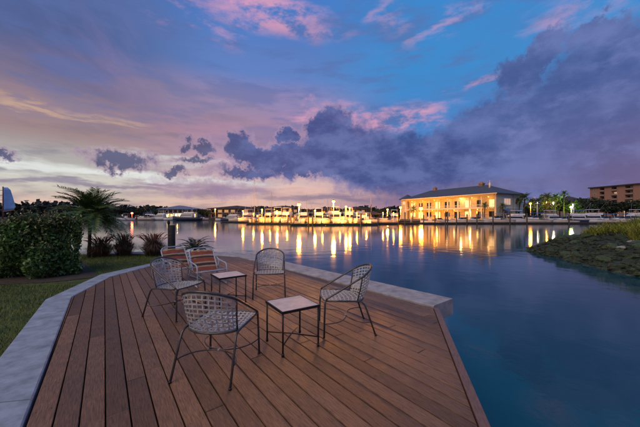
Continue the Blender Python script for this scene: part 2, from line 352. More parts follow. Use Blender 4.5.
mr2 = nt.nodes.new('ShaderNodeMapRange'); mr2.inputs[1].default_value = .35; mr2.inputs[2].default_value = .65; mr2.inputs[3].default_value = .34; mr2.inputs[4].default_value = .6; nt.links.new(n1.outputs[0], mr2.inputs[0]); nt.links.new(mr2.outputs[0], b.inputs['Roughness'])
# ------------------------------------------------------------------ ground, water, far land
w = MB().add([(-3000, -60, WATER), (3000, -60, WATER), (3000, 3000, WATER), (-3000, 3000, WATER)], [(0, 1, 2, 3)]).build('water', M_['water']); tag(w, kind='structure')
shore = [(-3000, 150), (-190, 158), (-70, 166), (-48, 150), (-20, 128), (14, 112), (24, 88), (60, 84.5), (140, 84), (400, 84), (3000, 84), (3000, 3000), (-3000, 3000)]
tag(MB().prism(shore, WATER - 3, QUAY).build('far_shore', M_['land']), kind='structure')
qw = MB(); 
for (a, b_) in zip(shore[5:9], shore[6:10]):
    qw.tube([(a[0], a[1] - 0.05, QUAY - 0.25), (b_[0], b_[1] - 0.05, QUAY - 0.25)], 0.45, 4)
tag(qw.build('quay_edge', M_['quay']), kind='structure')

# ---- deck
A_ = (-4.60, 5.15); B_ = (-5.18, 6.88); C_ = (-5.05, 9.0); E_ = (-4.55, 10.72); D_ = (-2.95, 10.1); P1 = (1.852, 4.533)
L0 = (-0.07, -0.6); R0 = (0.405, -0.6)
deck_poly = [R0, P1, D_, E_, C_, B_, A_, L0]        # counter-clockwise
def clip(poly, pt, n):                              # keep the side where (p-pt).n >= 0
    out = []
    for i in range(len(poly)):
        a, b2 = poly[i], poly[(i + 1) % len(poly)]
        da = (a[0] - pt[0]) * n[0] + (a[1] - pt[1]) * n[1]; db = (b2[0] - pt[0]) * n[0] + (b2[1] - pt[1]) * n[1]
        if da >= 0: out.append(a)
        if da * db < 0:
            t = da / (da - db); out.append((a[0] + (b2[0] - a[0]) * t, a[1] + (b2[1] - a[1]) * t))
    return out
def inset(poly, e):
    p = poly
    for i in range(len(poly)):
        a, b2 = poly[i], poly[(i + 1) % len(poly)]; L = math.hypot(b2[0] - a[0], b2[1] - a[1])
        if L < 1e-6: continue
        n = (-(b2[1] - a[1]) / L, (b2[0] - a[0]) / L); p = clip(p, (a[0] + n[0] * e, a[1] + n[1] * e), n)
        if len(p) < 3: return p
    return p
deck = empty('deck'); tag(deck, kind='structure')
dv = (-math.sin(PA), math.cos(PA)); pv_ = (math.cos(PA), math.sin(PA))
board_area = inset(deck_poly, 0.008)
PITCH = 0.1505; Q0 = -0.445 - PITCH
pt_ = lambda q, s: (pv_[0] * q + dv[0] * s, pv_[1] * q + dv[1] * s)
for k in range(60):
    q0 = Q0 + k * PITCH + 0.0050; q1 = q0 + PITCH - 0.0100
    joints = {4: [2.63, 6.6], 5: [3.07, 7.4]}.get(k) or [random.uniform(1.2, 4.6) + j * 4.2 for j in range(3)]
    cuts = [-6] + joints + [16]
    for s0, s1 in zip(cuts, cuts[1:]):
        poly = [pt_(q0, s0 + .003), pt_(q1, s0 + .003), pt_(q1, s1 - .003), pt_(q0, s1 - .003)]
        for i in range(len(board_area)):
            a, b2 = board_area[i], board_area[(i + 1) % len(board_area)]
            poly = clip(poly, a, (-(b2[1] - a[1]), b2[0] - a[0]))
            if len(poly) < 3: break
        if len(poly) < 3: continue
        clean = [p for i, p in enumerate(poly) if math.hypot(p[0] - poly[i - 1][0], p[1] - poly[i - 1][1]) > 0.004]
        if len(clean) < 3: continue
        z = random.uniform(-0.0018, 0.0018); top = inset(clean, 0.004); mb = MB()
        if len(top) == len(clean):
            mb.loft([[(x, y, z - 0.03) for x, y in clean], [(x, y, z - 0.004) for x, y in clean], [(x, y, z) for x, y in top]])
        else: mb.prism(clean, z - 0.03, z)
        mb.build('plank', M_['deck'], deck)
ud = MB().prism(inset(deck_poly, 0.02), -0.22, -0.06); ud.build('joist', M_['joist'], deck)
scr = MB()
for k in range(34):
    for j in range(26):
        s_ = -1.2 + j * 0.42
        for q_ in (0.032, PITCH - 0.032):
            x, y = pt_(Q0 + k * PITCH + q_, s_)
            if len(clip([(x, y), (x + .001, y), (x, y + .001)], (0, -9), (0, 1))) and all((-(b2[1] - a[1])) * (x - a[0]) + (b2[0] - a[0]) * (y - a[1]) > 0.05 for a, b2 in zip(board_area, board_area[1:] + board_area[:1])):
                r_ = .0042; scr.add([(x + r_ * math.cos(t * math.pi / 3), y + r_ * math.sin(t * math.pi / 3), .0024) for t in range(6)], [tuple(range(6))])
tag(scr.build('screw', M_['joist'], deck), kind='stuff')
# border board and fascia along the open right side
e = Vector((P1[0] - R0[0], P1[1] - R0[1])).normalized(); n = Vector((e.y, -e.x))
rb = MB(); a, b2 = Vector(R0), Vector(P1) - e * 0.004
rb.prism([tuple(a), tuple(a + n * 0.075), tuple(b2 + n * 0.075), tuple(b2)], -0.03, 0.012); rb.build('border_board', M_['rim'], deck)
fb = MB(); fb.prism([tuple(a + n * 0.03), tuple(a + n * 0.066), tuple(b2 + n * 0.066), tuple(b2 + n * 0.03)], -0.26, -0.031); fb.build('fascia_board', M_['joist'], deck)
for t in (0.12, 0.5, 0.9):
    p = a + (b2 - a) * t - n * 0.15
    MB().tube([(p.x, p.y, -2.2), (p.x, p.y, -0.2)], 0.12, 10).build('support_pile', M_['pile'], deck, True)

# ---- concrete edging on the lawn side (bent strip)
def strip(inner, outer, z0, z1, name, mt, chamfer=0.012):
    mb = MB()
    for i in range(len(inner) - 1):
        pl = [inner[i], outer[i], outer[i + 1], inner[i + 1]]
        mb.prism(pl, z0, z1)
    return mb
inn = [(0.01 - .1, -0.62), A_, B_, C_, E_]
out_ = [(-0.72, -0.62), (-4.92, 4.98), (-5.62, 7.14), (-5.28, 9.05), (-4.85, 10.75)]
def edging(inner, outer, name, mt, zt, z0):
    # one continuous strip, slightly rounded outer and inner arrises
    n_ = len(inner); rows = []
    for i in range(n_):
        a = Vector(inner[i]); b2 = Vector(outer[i]); d = (b2 - a).normalized() * 0.012
        rows.append([(a.x, a.y, z0), (a.x, a.y, zt - 0.012), (a.x + d.x, a.y + d.y, zt), (b2.x - d.x, b2.y - d.y, zt), (b2.x, b2.y, zt - 0.012), (b2.x, b2.y, z0)])
    return MB().loft(rows).build(name, mt)
def slabs(inner, outer, mt, zt, z0, parent, name, step):
    for i in range(len(inner) - 1):
        L = math.hypot(inner[i + 1][0] - inner[i][0], inner[i + 1][1] - inner[i][1]); k = max(1, round(L / step)); g = 0.004 / L
        for j in range(k):
            t0, t1 = j / k + g, (j + 1) / k - g; dz = random.uniform(-.003, .003)
            edging([lerp2(inner[i], inner[i + 1], t0), lerp2(inner[i], inner[i + 1], t1)], [lerp2(outer[i], outer[i + 1], t0), lerp2(outer[i], outer[i + 1], t1)], name, mt, zt + dz, z0).parent = parent
def lerp2(a, b2, t): return (a[0] + (b2[0] - a[0]) * t, a[1] + (b2[1] - a[1]) * t)
ed = empty('concrete_edging'); tag(ed, kind='structure'); slabs(inn, out_, M_['cap'], 0.008, -0.3, ed, 'slab', 3.4)
# ---- seawall with its overhanging cap on the water side
si = [(1.86, 4.545), D_, E_, (-5.6, 11.0), (-30, 12.0)]
so = [(2.375, 4.95), (-2.72, 10.82), (-4.3, 11.42), (-5.5, 11.66), (-30, 12.66)]
sw = empty('seawall'); tag(sw, kind='structure')
slabs(si[:3], so[:3], M_['wallcap'], 0.03, -0.25, sw, 'wall_cap', 2.6); slabs(si[2:], so[2:], M_['wallcap'], -0.005, -0.25, sw, 'wall_cap', 6.0)
wl = MB()
def lerp2(a, b2, t): return (a[0] + (b2[0] - a[0]) * t, a[1] + (b2[1] - a[1]) * t)
in2 = [lerp2(a, b2, 0.25) for a, b2 in zip(si, so)]; ou2 = [lerp2(a, b2, 0.72) for a, b2 in zip(si, so)]
in2[0] = (in2[0][0] - 0.06, in2[0][1] + 0.07); ou2[0] = (ou2[0][0] - 0.06, ou2[0][1] + 0.07)
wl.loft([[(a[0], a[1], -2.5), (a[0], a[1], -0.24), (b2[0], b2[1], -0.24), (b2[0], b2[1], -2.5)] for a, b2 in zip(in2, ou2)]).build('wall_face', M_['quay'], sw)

# ---- lawn and soil bed
lawn = MB().prism([(-0.6, -0.62), (-4.88, 4.97), (-5.58, 7.13), (-5.24, 9.05), (-4.8, 10.74), (-5.6, 11.1), (-60, 12.3), (-60, -30), (-0.6, -30)], -0.6, -0.045).build('lawn', M_['lawn']); tag(lawn, kind='structure')
bedpts = [(-30, 6.15), (-9, 6.25), (-7.2, 6.2), (-6.4, 6.4), (-6.0, 6.62), (-5.7, 6.9), (-5.62, 7.05), (-6.1, 7.5), (-7.2, 8.6), (-8.2, 9.6), (-30, 9.6)]
bed = MB().prism(bedpts, -0.5, -0.030).build('soil_bed', M_['soil']); tag(bed, kind='structure')
n_ = 34000
P = np.zeros((n_, 3)); P[:, 0] = RNG.uniform(-7.0, -1.2, n_); P[:, 1] = RNG.uniform(1.2, 6.6, n_); P[:, 2] = -0.045
edge_x = np.interp(P[:, 1], [-0.62, 4.98, 7.14], [-0.72, -4.92, -5.62]) - 0.02
keep = (P[:, 0] < edge_x) & ~((P[:, 1] > 6.2) & (RNG.uniform(size=n_) < 0.93))
P1g = P[keep]
n2 = 14000; P2 = np.zeros((n2, 3)); P2[:, 0] = RNG.uniform(-9.5, -5.35, n2); P2[:, 1] = RNG.uniform(7.0, 11.0, n2); P2[:, 2] = -0.045
ex = np.interp(P2[:, 1], [7.14, 9.05, 10.75], [-5.64, -5.3, -4.9]); inbed = (P2[:, 0] < -5.6 - (P2[:, 1] - 7.05) * 1.0) & (P2[:, 1] < 9.5)
P2 = P2[(P2[:, 0] < ex) & ~inbed]
PG = np.concatenate([P1g, P2]); n_ = len(PG)
hgt = RNG.uniform(0.03, 0.075, (n_, 1)); tip = RNG.normal(0, 0.45, (n_, 3)); tip[:, 2] = 1; th = RNG.uniform(0, 6.28, n_)
gb = quads('grass', PG, np.stack([np.cos(th), np.sin(th), 0 * th], 1) * 0.0045, tip * hgt, M_['grass'], tri=True); tag(gb, 'short green lawn grass beside the concrete edging', 'grass', kind='stuff')

# ------------------------------------------------------------------ right rock bank
def bank_dist(x, y):
    sl = [(60, -6), (22, -2), (14.3, 4), (11.6, 9.8), (12.35, 13), (13.0, 15.8), (13.4, 18.3), (15.2, 20.2), (20, 23), (30, 27), (60, 33)]
    best = 1e9
    for (x0, y0), (x1, y1) in zip(sl, sl[1:]):
        dx, dy = x1 - x0, y1 - y0; t = max(0, min(1, ((x - x0) * dx + (y - y0) * dy) / (dx * dx + dy * dy)))
        best = min(best, math.hypot(x - x0 - t * dx, y - y0 - t * dy))
    inside = False; pl = sl + [(60, 40), (70, 40), (70, -6)]
    pl = sl; j = len(pl) - 1
    for i in range(len(pl)):
        if (pl[i][1] > y) != (pl[j][1] > y) and x < (pl[j][0] - pl[i][0]) * (y - pl[i][1]) / (pl[j][1] - pl[i][1]) + pl[i][0]: inside = not inside
        j = i
    return best if inside else -best
def bank_h(x, y):
    d = bank_dist(x, y)
    h = -1.0 + (1.62 * (1 - math.exp(-d / 2.1)) if d > 0 else d * 0.6)
    return h + 0.10 * math.sin(x * 2.1 + y * 0.7) * math.sin(y * 1.7 - x)
mb = MB(); nx, ny = 90, 80; xs = [11 + 49 * (i / nx) ** 1.8 for i in range(nx + 1)]; ys = [-4 + 38 * j / ny for j in range(ny + 1)]
vs_ = [(x, y, bank_h(x, y)) for y in ys for x in xs]
mb.add(vs_, [(j * (nx + 1) + i, j * (nx + 1) + i + 1, (j + 1) * (nx + 1) + i + 1, (j + 1) * (nx + 1) + i) for j in range(ny) for i in range(nx)])
bank_o = mb.build('rock_bank', M_['bank'], None, True); tag(bank_o, kind='structure')
rocks = []
for k in range(7):
    me = MB(); rings = []
    rr = random.Random(k); n = 9
    for i in range(6):
        t = -math.pi / 2 + math.pi * (0.06 + 0.88 * i / 5)
        rings.append([((math.cos(t) ** 0.7 + rr.uniform(-.12, .12)) * math.cos(6.283 * j / n) * rr.uniform(.82, 1.15), (math.cos(t) ** 0.7) * math.sin(6.283 * j / n) * rr.uniform(.8, 1.15), 0.62 * math.sin(t) + rr.uniform(-.07, .07)) for j in range(n)])
    o = me.loft(rings).build('rock', M_['rock'], bank_o); rocks.append(o)
cand = []
while len(cand) < 290:
    y = random.uniform(8.8, 20.5); x = random.uniform(12, 20)
    d = bank_dist(x, y)
    if -0.25 < d < 4.2 and random.random() < math.exp(-max(d, 0) / 2.2) : cand.append((x, y, d))
for i, (x, y, d) in enumerate(cand):
    o = rocks[i] if i < 7 else rocks[i % 7].copy()
    if i >= 7: COL.objects.link(o); o.parent = bank_o
    s = random.choice([0.10, 0.13, 0.16, 0.2, 0.26]) * random.uniform(0.8, 1.2)
    o.location = (x, y, bank_h(x, y) + s * 0.12); o.scale = (s * random.uniform(.9, 1.5), s * random.uniform(.8, 1.2), s * random.uniform(.6, .95)); o.rotation_euler = (random.uniform(-.4, .4), random.uniform(-.4, .4), random.uniform(0, 6.28))
rub = MB(); base_rocks = [[tuple(v.co) for v in r_.data.vertices] for r_ in rocks]; rf_ = [[tuple(p.vertices) for p in r_.data.polygons] for r_ in rocks]; cnt = 0
while cnt < 1500:
    y = random.uniform(8.8, 20.8); x = random.uniform(12, 19); d = bank_dist(x, y)
    if not (-0.2 < d < 4.5 and random.random() < math.exp(-max(d, 0) / 2.6)): continue
    s = random.uniform(.045, .13); k = cnt % 7; a = random.uniform(0, 6.28); c_, s_ = math.cos(a) * s, math.sin(a) * s; z = bank_h(x, y) + s * .25
    rub.add([(x + v[0] * c_ * 1.2 - v[1] * s_, y + v[0] * s_ * 1.2 + v[1] * c_, z + v[2] * s) for v in base_rocks[k]], rf_[k]); cnt += 1
tag(rub.build('rubble', M_['rock'], bank_o), kind='stuff')
for (px, py, s) in ((634, 244, 0.30), (622, 246, 0.2)):
    x, y = gp(px, py, 0.1); o = rocks[2].copy(); o.data = rocks[2].data.copy(); o.data.materials.clear(); o.data.materials.append(M_['rock_pale']); COL.objects.link(o); o.parent = bank_o
    o.location = (x, y, bank_h(x, y) + 0.05); o.scale = (s * 1.4, s, s * 0.6)
# tall yellow-green grass and scrub along the top of the bank
pts = []
while len(pts) < 34000:
    y = random.uniform(9, 26); x = random.uniform(15.5, 30); d = bank_dist(x, y)
    if d < 3.3 + 0.6 * math.sin(y * 1.3): continue
    pts.append((x, y, bank_h(x, y), min(1.0, (d - 2.6) / 3.2)))
pts = np.array(pts); n_ = len(pts); hh = (0.3 + 1.55 * pts[:, 3]) * RNG.uniform(0.5, 1.15, n_) * (0.75 + 0.35 * np.sin(pts[:, 0] * 1.7) * np.sin(pts[:, 1] * 1.3))
P = pts[:, :3].copy(); P[:, 2] += RNG.uniform(0, 0.75, n_) * hh
tip = RNG.normal(0, 0.55, (n_, 3)); tip[:, 2] = 1; th = RNG.uniform(0, 6.28, n_)
o = quads('bank_grass', P, np.stack([np.cos(th), np.sin(th), 0 * th], 1) * 0.02, tip * 0.34, M_['reed'], tri=True); tag(o, 'tall yellow-green grass covering the top of the rock bank', 'grass', kind='stuff')

# ------------------------------------------------------------------ garden on the left
hedge = empty('hedge', (-7.2, 7.4, -0.03)); tag(hedge, 'dense dark green clipped hedge at the far edge of the lawn', 'hedge')
def hedge_top(x): return np.interp(x, [-12, -7.75, -7.3, -6.3], [1.22, 1.24, 1.52, 1.47])
n_ = 60000; x = RNG.uniform(-12, -6.25, n_); yf = np.interp(x, [-12, -9, -6.75, -6.25], [6.35, 6.35, 6.75, 7.35]); 
dep = np.abs(RNG.normal(0, 0.28, n_)); face = RNG.uniform(size=n_)
ht = hedge_top(x); z = RNG.uniform(0.0, 1, n_) ** 0.9 * ht
y = yf + dep + 0.15 * np.sin(x * 3.1 + z * 2.2) + 0.10 * np.sin(x * 7.3 - z * 5) + np.where(z < 0.35, (0.35 - z) * 0.5, 0)
top = face < 0.38
y = np.where(top, yf + RNG.uniform(0.05, 1.5, n_), y); z = np.where(top, ht - np.abs(RNG.normal(0, 0.12, n_)) + 0.07 * np.sin(x * 6 + y * 3) + 0.05 * np.sin(x * 14) + RNG.normal(0, .03, n_), z)
side = (face > 0.86); x = np.where(side, -6.3 - 0.9 * RNG.uniform(0, 1, n_) - np.abs(RNG.normal(0, .15, n_)), x); y = np.where(side, 7.3 + (-6.3 - x) * 1.08 + RNG.normal(0, .06, n_), y)
# the hedge narrows so its right end follows its own planting line
P = np.stack([x + 7.2, y - 7.4, z], 1); P = P[x + .875 * y + .09 * np.sin(z * 6 + y * 3) + .05 * np.sin(z * 15 - y * 8) + RNG.normal(0, .05, n_) < 0]
leaves('foliage', P, 0.042, M_['hedge'], hedge, 0.5)
n_ = 3600; x = RNG.uniform(-8.2, -6.3, n_); yf = np.interp(x, [-12, -9, -6.75, -6.25], [6.35, 6.35, 6.75, 7.35]); y = yf + RNG.uniform(-0.05, 0.9, n_); P = np.stack([x + 7.2, y - 7.4, hedge_top(x) - np.abs(RNG.normal(0, .16, n_)) + 0.04], 1)
P = P[x + .875 * y < 0]
leaves('tip_foliage', P, 0.038, M_['hedge_tip'], hedge, 0.4, 0.8)
n_ = 16000; x = RNG.uniform(-12, -6.6, n_); yf = np.interp(x, [-12, -9, -6.75, -6.25], [6.35, 6.35, 6.75, 7.35]); y = yf + RNG.uniform(.35, 1.0, n_); P = np.stack([x + 7.2, y - 7.4, RNG.uniform(0.02, .97, n_) * hedge_top(x)], 1)[x + .9 * y < 0]
leaves('inner_foliage', P, 0.065, M_['hedge'], hedge, 0.6)
SP = []
for k in range(260):
    xx = random.uniform(-11.5, -6.5); yy = float(np.interp(xx, [-12, -9, -6.75, -6.25], [6.35, 6.35, 6.75, 7.35])) + random.uniform(-.05, .9); zz_ = float(hedge_top(xx)) - random.choice([0, 0, .15, .5, .8]); L_ = random.uniform(.08, .26); dx, dy = random.uniform(-.5, .5), random.uniform(-.7, .3)
    if zz_ < hedge_top(xx) - .1: yy = float(np.interp(xx, [-12, -9, -6.75, -6.25], [6.35, 6.35, 6.75, 7.35])); dy = -1
    if xx + .9 * yy > 0: continue
    for j in range(9): t = j / 8; SP.append((xx + 7.2 + dx * L_ * t, yy - 7.4 + dy * L_ * t, zz_ + L_ * t))
leaves('new_shoot', np.array(SP) + RNG.normal(0, .012, (len(SP), 3)), 0.034, M_['hedge_tip'], hedge, 0.4, 0.6)
st = MB()
for k in range(60):
    xx = random.uniform(-11.8, -6.6); yy = float(np.interp(xx, [-12, -9, -6.75, -6.25], [6.35, 6.35, 6.75, 7.35])) + random.uniform(.2, .6)
    st.tube([(xx + 7.2, yy - 7.4, -.05), (xx + 7.2 + random.uniform(-.15, .15), yy - 7.4, .6), (xx + 7.2 + random.uniform(-.3, .3), yy - 7.4 + random.uniform(-.1, .2), 1.15)], [.02, .015, .006], 5)
st.build('stem', M_['stem'], hedge)

# ---- pygmy palm
def frond_mesh(L, droop, nleaf, lw, ll, name, mt, seed):
    rr = random.Random(seed); pts = []
    for i in range(13):
        t = i / 12; pts.append(Vector((L * (t - 0.12 * t * t * droop), 0, L * (0.42 * t - (0.42 + droop * 0.34) * t * t))))
    mb = MB(); mb.tube(pts, [0.012 * (1 - 0.85 * i / 12) for i in range(13)], 4)
    for i in range(nleaf):
        t = 0.14 + 0.85 * i / (nleaf - 1); k = min(11, int(t * 12)); f = t * 12 - k; p = pts[k].lerp(pts[k + 1], f); d = (pts[k + 1] - pts[k]).normalized()
        up = Vector((-d.z, 0, d.x))
        for s in (-1, 1):
            l = ll * (0.55 + 0.45 * math.sin(math.pi * min(1, t * 1.05))) * rr.uniform(.85, 1.15)
            q = (d * 0.62 + Vector((0, s, 0)) * 0.75 + up * rr.uniform(0.05, 0.4)).normalized()
            e_ = p + q * l - Vector((0, 0, l * 0.22)); m_ = p + q * l * 0.5; wv = d * lw
            mb.add([p - wv * .5, p + wv * .5, m_ + wv, e_, m_ - wv], [(0, 1, 2, 3, 4)])
    return mb.build(name, mt)
def palm_thing(name, loc, H, L, nf, label, group=None, seed=1, lean=0.0, parts=True, tr=0.055):
    root = empty(name, loc); tag(root, label, 'palm', group); rr = random.Random(seed)
    tp = [(0, 0, -0.1)] + [(lean * (t ** 2), 0.03 * math.sin(t * 5), H * t) for t in (0.15, .35, .55, .75, .9, 1.0)]
    rads = [tr * 1.35, tr * 1.1, tr, tr * .95, tr, tr * 1.3, tr * 1.5]
    MB().tube(tp, rads, 9).build('trunk', M_['bark'], root, True)
    protos = []
    for k in range(nf):
        t = k / (nf - 1); el = R(104 - 104 * t + rr.uniform(-10, 10)); az = k * 2.39996 + rr.uniform(-.2, .2)
        v = k % 4
        if len(protos) <= v:
            f = frond_mesh(L * (0.9 + 0.07 * v), 0.5 + 0.22 * v, 34, 0.016 * L / 1.3, 0.33 * L / 1.3, 'frond', M_['frond'], seed * 10 + v); protos.append(f)
        else: f = protos[v].copy(); COL.objects.link(f)
        f.parent = root; f.location = (lean, 0, H + 0.02); f.rotation_euler = (rr.uniform(-.2, .2), -el + R(25), az); s = rr.uniform(.85, 1.1); f.scale = (s, s, s)
    return root
px_, py_ = gp(88.5, 257.5, -0.04)
palm = palm_thing('palm_tree', (px_, py_, -0.04), 1.42, 1.34, 54, 'small feathery palm tree growing at the right end of the dark hedge', seed=3, lean=0.12)
# ---- fountain grasses
def fountain(px, py, h, r, seed, label):
    x, y = gp(px, py, -0.04); root = empty('fountain_grass', (x, y, -0.04)); tag(root, label, 'grass clump', 'fountain grasses along the shore')
    rg = np.random.default_rng(seed); mb_v = []; mb_f = []
    n = 900
    for k in range(n):
        a = rg.uniform(0, 6.283); lean = rg.uniform(0.02, 1.15) * r; hh = h * rg.uniform(.6, 1.0) * (1.12 - .42 * lean / r); b0 = rg.uniform(0, .26)
        d = np.array([math.cos(a), math.sin(a), 0]); sd = np.array([-d[1], d[0], 0]) * 0.006
        p0 = d * b0; p1 = d * (b0 + lean * .5) + [0, 0, hh * .82]; p2 = d * (b0 + lean * 1.15) + [0, 0, hh * (1.12 - 0.55 * lean / r)]
        i = len(mb_v); mb_v += [p0 - sd, p0 + sd, p1 + sd, p1 - sd, p2]; mb_f += [(i, i + 1, i + 2, i + 3), (i + 3, i + 2, i + 4)]
    MB().add(mb_v, mb_f).build('blade', M_['fgrass'], root)
    pl = MB()
    for k in range(60):
        a = rg.uniform(0, 6.283); l = rg.uniform(.25, 1.0) * r; d = Vector((math.cos(a), math.sin(a), 0)); hh = h * rg.uniform(.85, 1.12)
        pl.tube([d * l * .5 + Vector((0, 0, hh * .72)), d * l * .8 + Vector((0, 0, hh * .93)), d * l * 1.1 + Vector((0, 0, hh * .98))], [.005, .014, .004], 4)
    pl.build('plume', M_['plume'], root)
fountain(101, 256.5, 0.72, 0.52, 1, 'reddish fountain grass clump just right of the palm trunk')
fountain(124, 255.5, 0.80, 0.46, 2, 'middle fountain grass clump in front of the red light reflection')
fountain(153, 255.5, 0.82, 0.58, 3, 'fountain grass clump beside the dark wooden piling')
# ---- cycad beside the seawall
x, y = gp(195, 254, -0.03); cy = empty('cycad_plant', (x, y, -0.03)); tag(cy, 'low dark spiky cycad behind the striped chairs', 'plant')
MB().tube([(0, 0, -.05), (0, 0, .12), (0, 0, .2)], [.1, .09, .04], 8).build('stem', M_['stem'], cy)
pr = []
for k in range(22):
    if k < 2: f = frond_mesh(0.80, 0.5 + .2 * k, 24, 0.010, 0.17, 'frond', M_['cycad'], 50 + k); pr.append(f)
    else: f = pr[k % 2].copy(); COL.objects.link(f)
    f.parent = cy; f.location = (0, 0, .18); f.rotation_euler = (random.uniform(-.2, .2), -R(75 - 60 * k / 21) + R(20), k * 2.4)
# ---- wooden piling standing at the seawall
x, y = at(172.2, 11.95), 11.95
pp = empty('wooden_piling', (x, y, -2)); tag(pp, 'thick dark wooden piling behind the left striped chair', 'piling')
mb = MB(); mb.tube([(0, 0, 0), (0.005, 0, 1.2), (0, .01, 2.4), (0.004, 0, 2 + hz(225.2, 11.95) - .02), (0.004, 0, 2 + hz(225.2, 11.95))], [.125, .122, .12, .118, .105], 12); mb.build('shaft', M_['post'], pp, True)
x2 = at(168.6, 12.3); p2 = empty('mooring_pole', (x2, 12.3, -2)); tag(p2, 'slim dark mooring pole with a knobbed top beside the thick piling', 'pole')
MB().tube([(0, 0, 0), (0, 0, 2 + hz(224.5, 12.3))], .035, 8).build('shaft', M_['post'], p2, True)
MB().ball((0, 0, 2 + hz(222.4, 12.3)), .065, .065, .11).build('knob', M_['post'], p2, True)

# ------------------------------------------------------------------ strap chairs
def rail_z(y): return 0.47 + (0.30 - y) / 0.63 * 0.36
PH = R(75)
def arc(u, xw, y_side, y_mid):
    f = u * PH; return xw * math.sin(f) / math.sin(PH), y_side + (y_mid - y_side) * (math.cos(f) - math.cos(PH)) / (1 - math.cos(PH))
def back_pt(u, v):
    xb, yb = arc(u, 0.245, -0.10, -0.225); xt, yt = arc(u, 0.268, -0.16, -0.335); zt = rail_z(yt); zb = 0.425
    bul = 0.025 * math.sin(math.pi * v)
    return Vector((xb + (xt - xb) * v, yb + (yt - yb) * v - bul * math.cos(u * PH), zb + (zt - zb) * v))
def seat_pt(u, v):                           # v 0 front .. 1 rear
    xr, yr = arc(u, 0.25, -0.11, -0.23); xf = 0.262 * u; yf = 0.31 + 0.03 * (1 - u * u); sag = 0.028 * (1 - u * u) * math.sin(math.pi * v)
    return Vector((xf + (xr - xf) * v, yf + (yr - yf) * v, 0.447 - 0.02 * v - sag))
def strap_mesh(path, wdir, nrm, w, phase, name, mt, parent):
    rings = []
    for i, p in enumerate(path):
        o_ = nrm[i] * (0.0036 * (1 if (i + phase) % 2 else -1)); W = wdir[i] * w; T = nrm[i] * 0.0013
        rings.append([p + o_ - W - T, p + o_ + W - T, p + o_ + W + T, p + o_ - W + T])
    return MB().loft(rings).build(name, mt, parent)
def surf_straps(S, nu, nv, w, name, root, mt, v0=0.0):
    us = [-1 + 2 * i / (nu - 1) for i in range(nu)]; vs2 = [(j + 0.5) / nv for j in range(nv)]
    def nrm(u, v):
        e_ = 0.01; du = S(min(1, u + e_), v) - S(max(-1, u - e_), v); dv2 = S(u, min(1, v + e_)) - S(u, max(0, v - e_)); return du.normalized(), dv2.normalized(), du.cross(dv2).normalized()
    for i, u in enumerate(us):
        vv = [0] + vs2 + [1]; path = [S(u, v) for v in vv]; fr = [nrm(u, v) for v in vv]
        strap_mesh(path, [f[0] for f in fr], [f[2] for f in fr], w, i, name, mt, root)
    for j, v in enumerate(vs2):
        uu = us; path = [S(u, v) for u in uu]; fr = [nrm(u, v) for u in uu]
        strap_mesh(path, [f[1] for f in fr], [f[2] for f in fr], w, j + 1, name, mt, root)
def make_chair():
    root = empty('strap_chair'); fm = M_['frame']
    # arm and back rail with both front legs, one bent tube
    def side(s):
        pts = [(s * .29, .325, 0), (s * .284, .32, .22), (s * .279, .312, .42), (s * .278, .305, .455), (s * .277, .285, .478), (s * .277, .255, rail_z(.255)), (s * .276, .05, rail_z(.05))]
        return pts
    mid = [(*arc(1 - 2 * i / 16, 0.27, -0.16, -0.34), 0) for i in range(17)]; mid = [(x, y, rail_z(y)) for x, y, _ in mid]
    MB().tube([p for p in side(1)[3:]] + mid + [p for p in reversed(side(-1)[3:])], .0125, 8).build('arm_rail', fm, root, True)
    for s in (1, -1): MB().tube(side(s)[:4], .0115, 8).build('front_leg', fm, root, True)
    for s in (1, -1):
        MB().tube([(s * .277, .30, .45), (s * .272, .1, .44), (s * .27, -.10, .432), (s * .271, -.15, .424), (s * .273, -.185, .395), (s * .278, -.215, .32), (s * .29, -.325, 0)], .0115, 8).build('rear_leg', fm, root, True)
    MB().tube([seat_pt(u, 0) for u in [-1 + .2 * i for i in range(11)]], .010, 7).build('seat_front_bar', fm, root, True)
    MB().tube([seat_pt(u, 1) for u in [-1 + .125 * i for i in range(17)]], .010, 7).build('seat_rear_bar', fm, root, True)
    for s in (1, -1): MB().tube([back_pt(s, v) for v in (0, .25, .5, .75, 1)], .009, 7).build('back_post', fm, root, True)
    # two curved stretchers that meet in the middle
    def leg_at(sx, sy, z):
        return Vector((sx * (.29 - .02 * z), sy * (.325 - (.34 * z if sy < 0 else .03 * z)), z))
    zs = 0.17
    for sy in (1, -1):
        a, b2 = leg_at(-1, sy, zs), leg_at(1, sy, zs); pts = []
        for i in range(17):
            t = math.pi * i / 16; pts.append((-math.cos(t) * abs(a.x), a.y * (1 - math.sin(t) ** 0.9 * .975) + 0 * sy, zs))
        MB().tube(pts, .0065, 6).build('stretcher', fm, root, True)
    MB().ball((0, 0, zs), .012, .02, .016, 8, 5).build('stretcher_tie', M_['wire'], root, True)
    for sx in (1, -1):
        for sy in (1, -1): MB().tube([(sx * .29, sy * .325, 0.001), (sx * .29, sy * .325, .018)], .015, 8).build('foot_cap', M_['black'], root, True)
    surf_straps(back_pt, 14, 9, .0068, 'strap', root, M_['strap'])
    surf_straps(seat_pt, 12, 10, .0085, 'strap', root, M_['strap'])
    return root
def face(dx, dy): return math.atan2(-dx, dy)          # local +y points to (dx,dy)
chair = make_chair()
chairs = [((-1.005, 2.765), face(.17, .98), 'strap chair with its back to the camera, nearest on the deck'),
          ((-2.245, 4.315), face(.945, -.327), 'strap chair on the left facing right, beside the lawn edging'),
          ((-.965, 5.36), face(.13, -.99), 'strap chair facing the camera, its back to the seawall'),
          ((.345, 3.735), face(-.99, -.10), 'strap chair on the right seen side-on, facing left')]
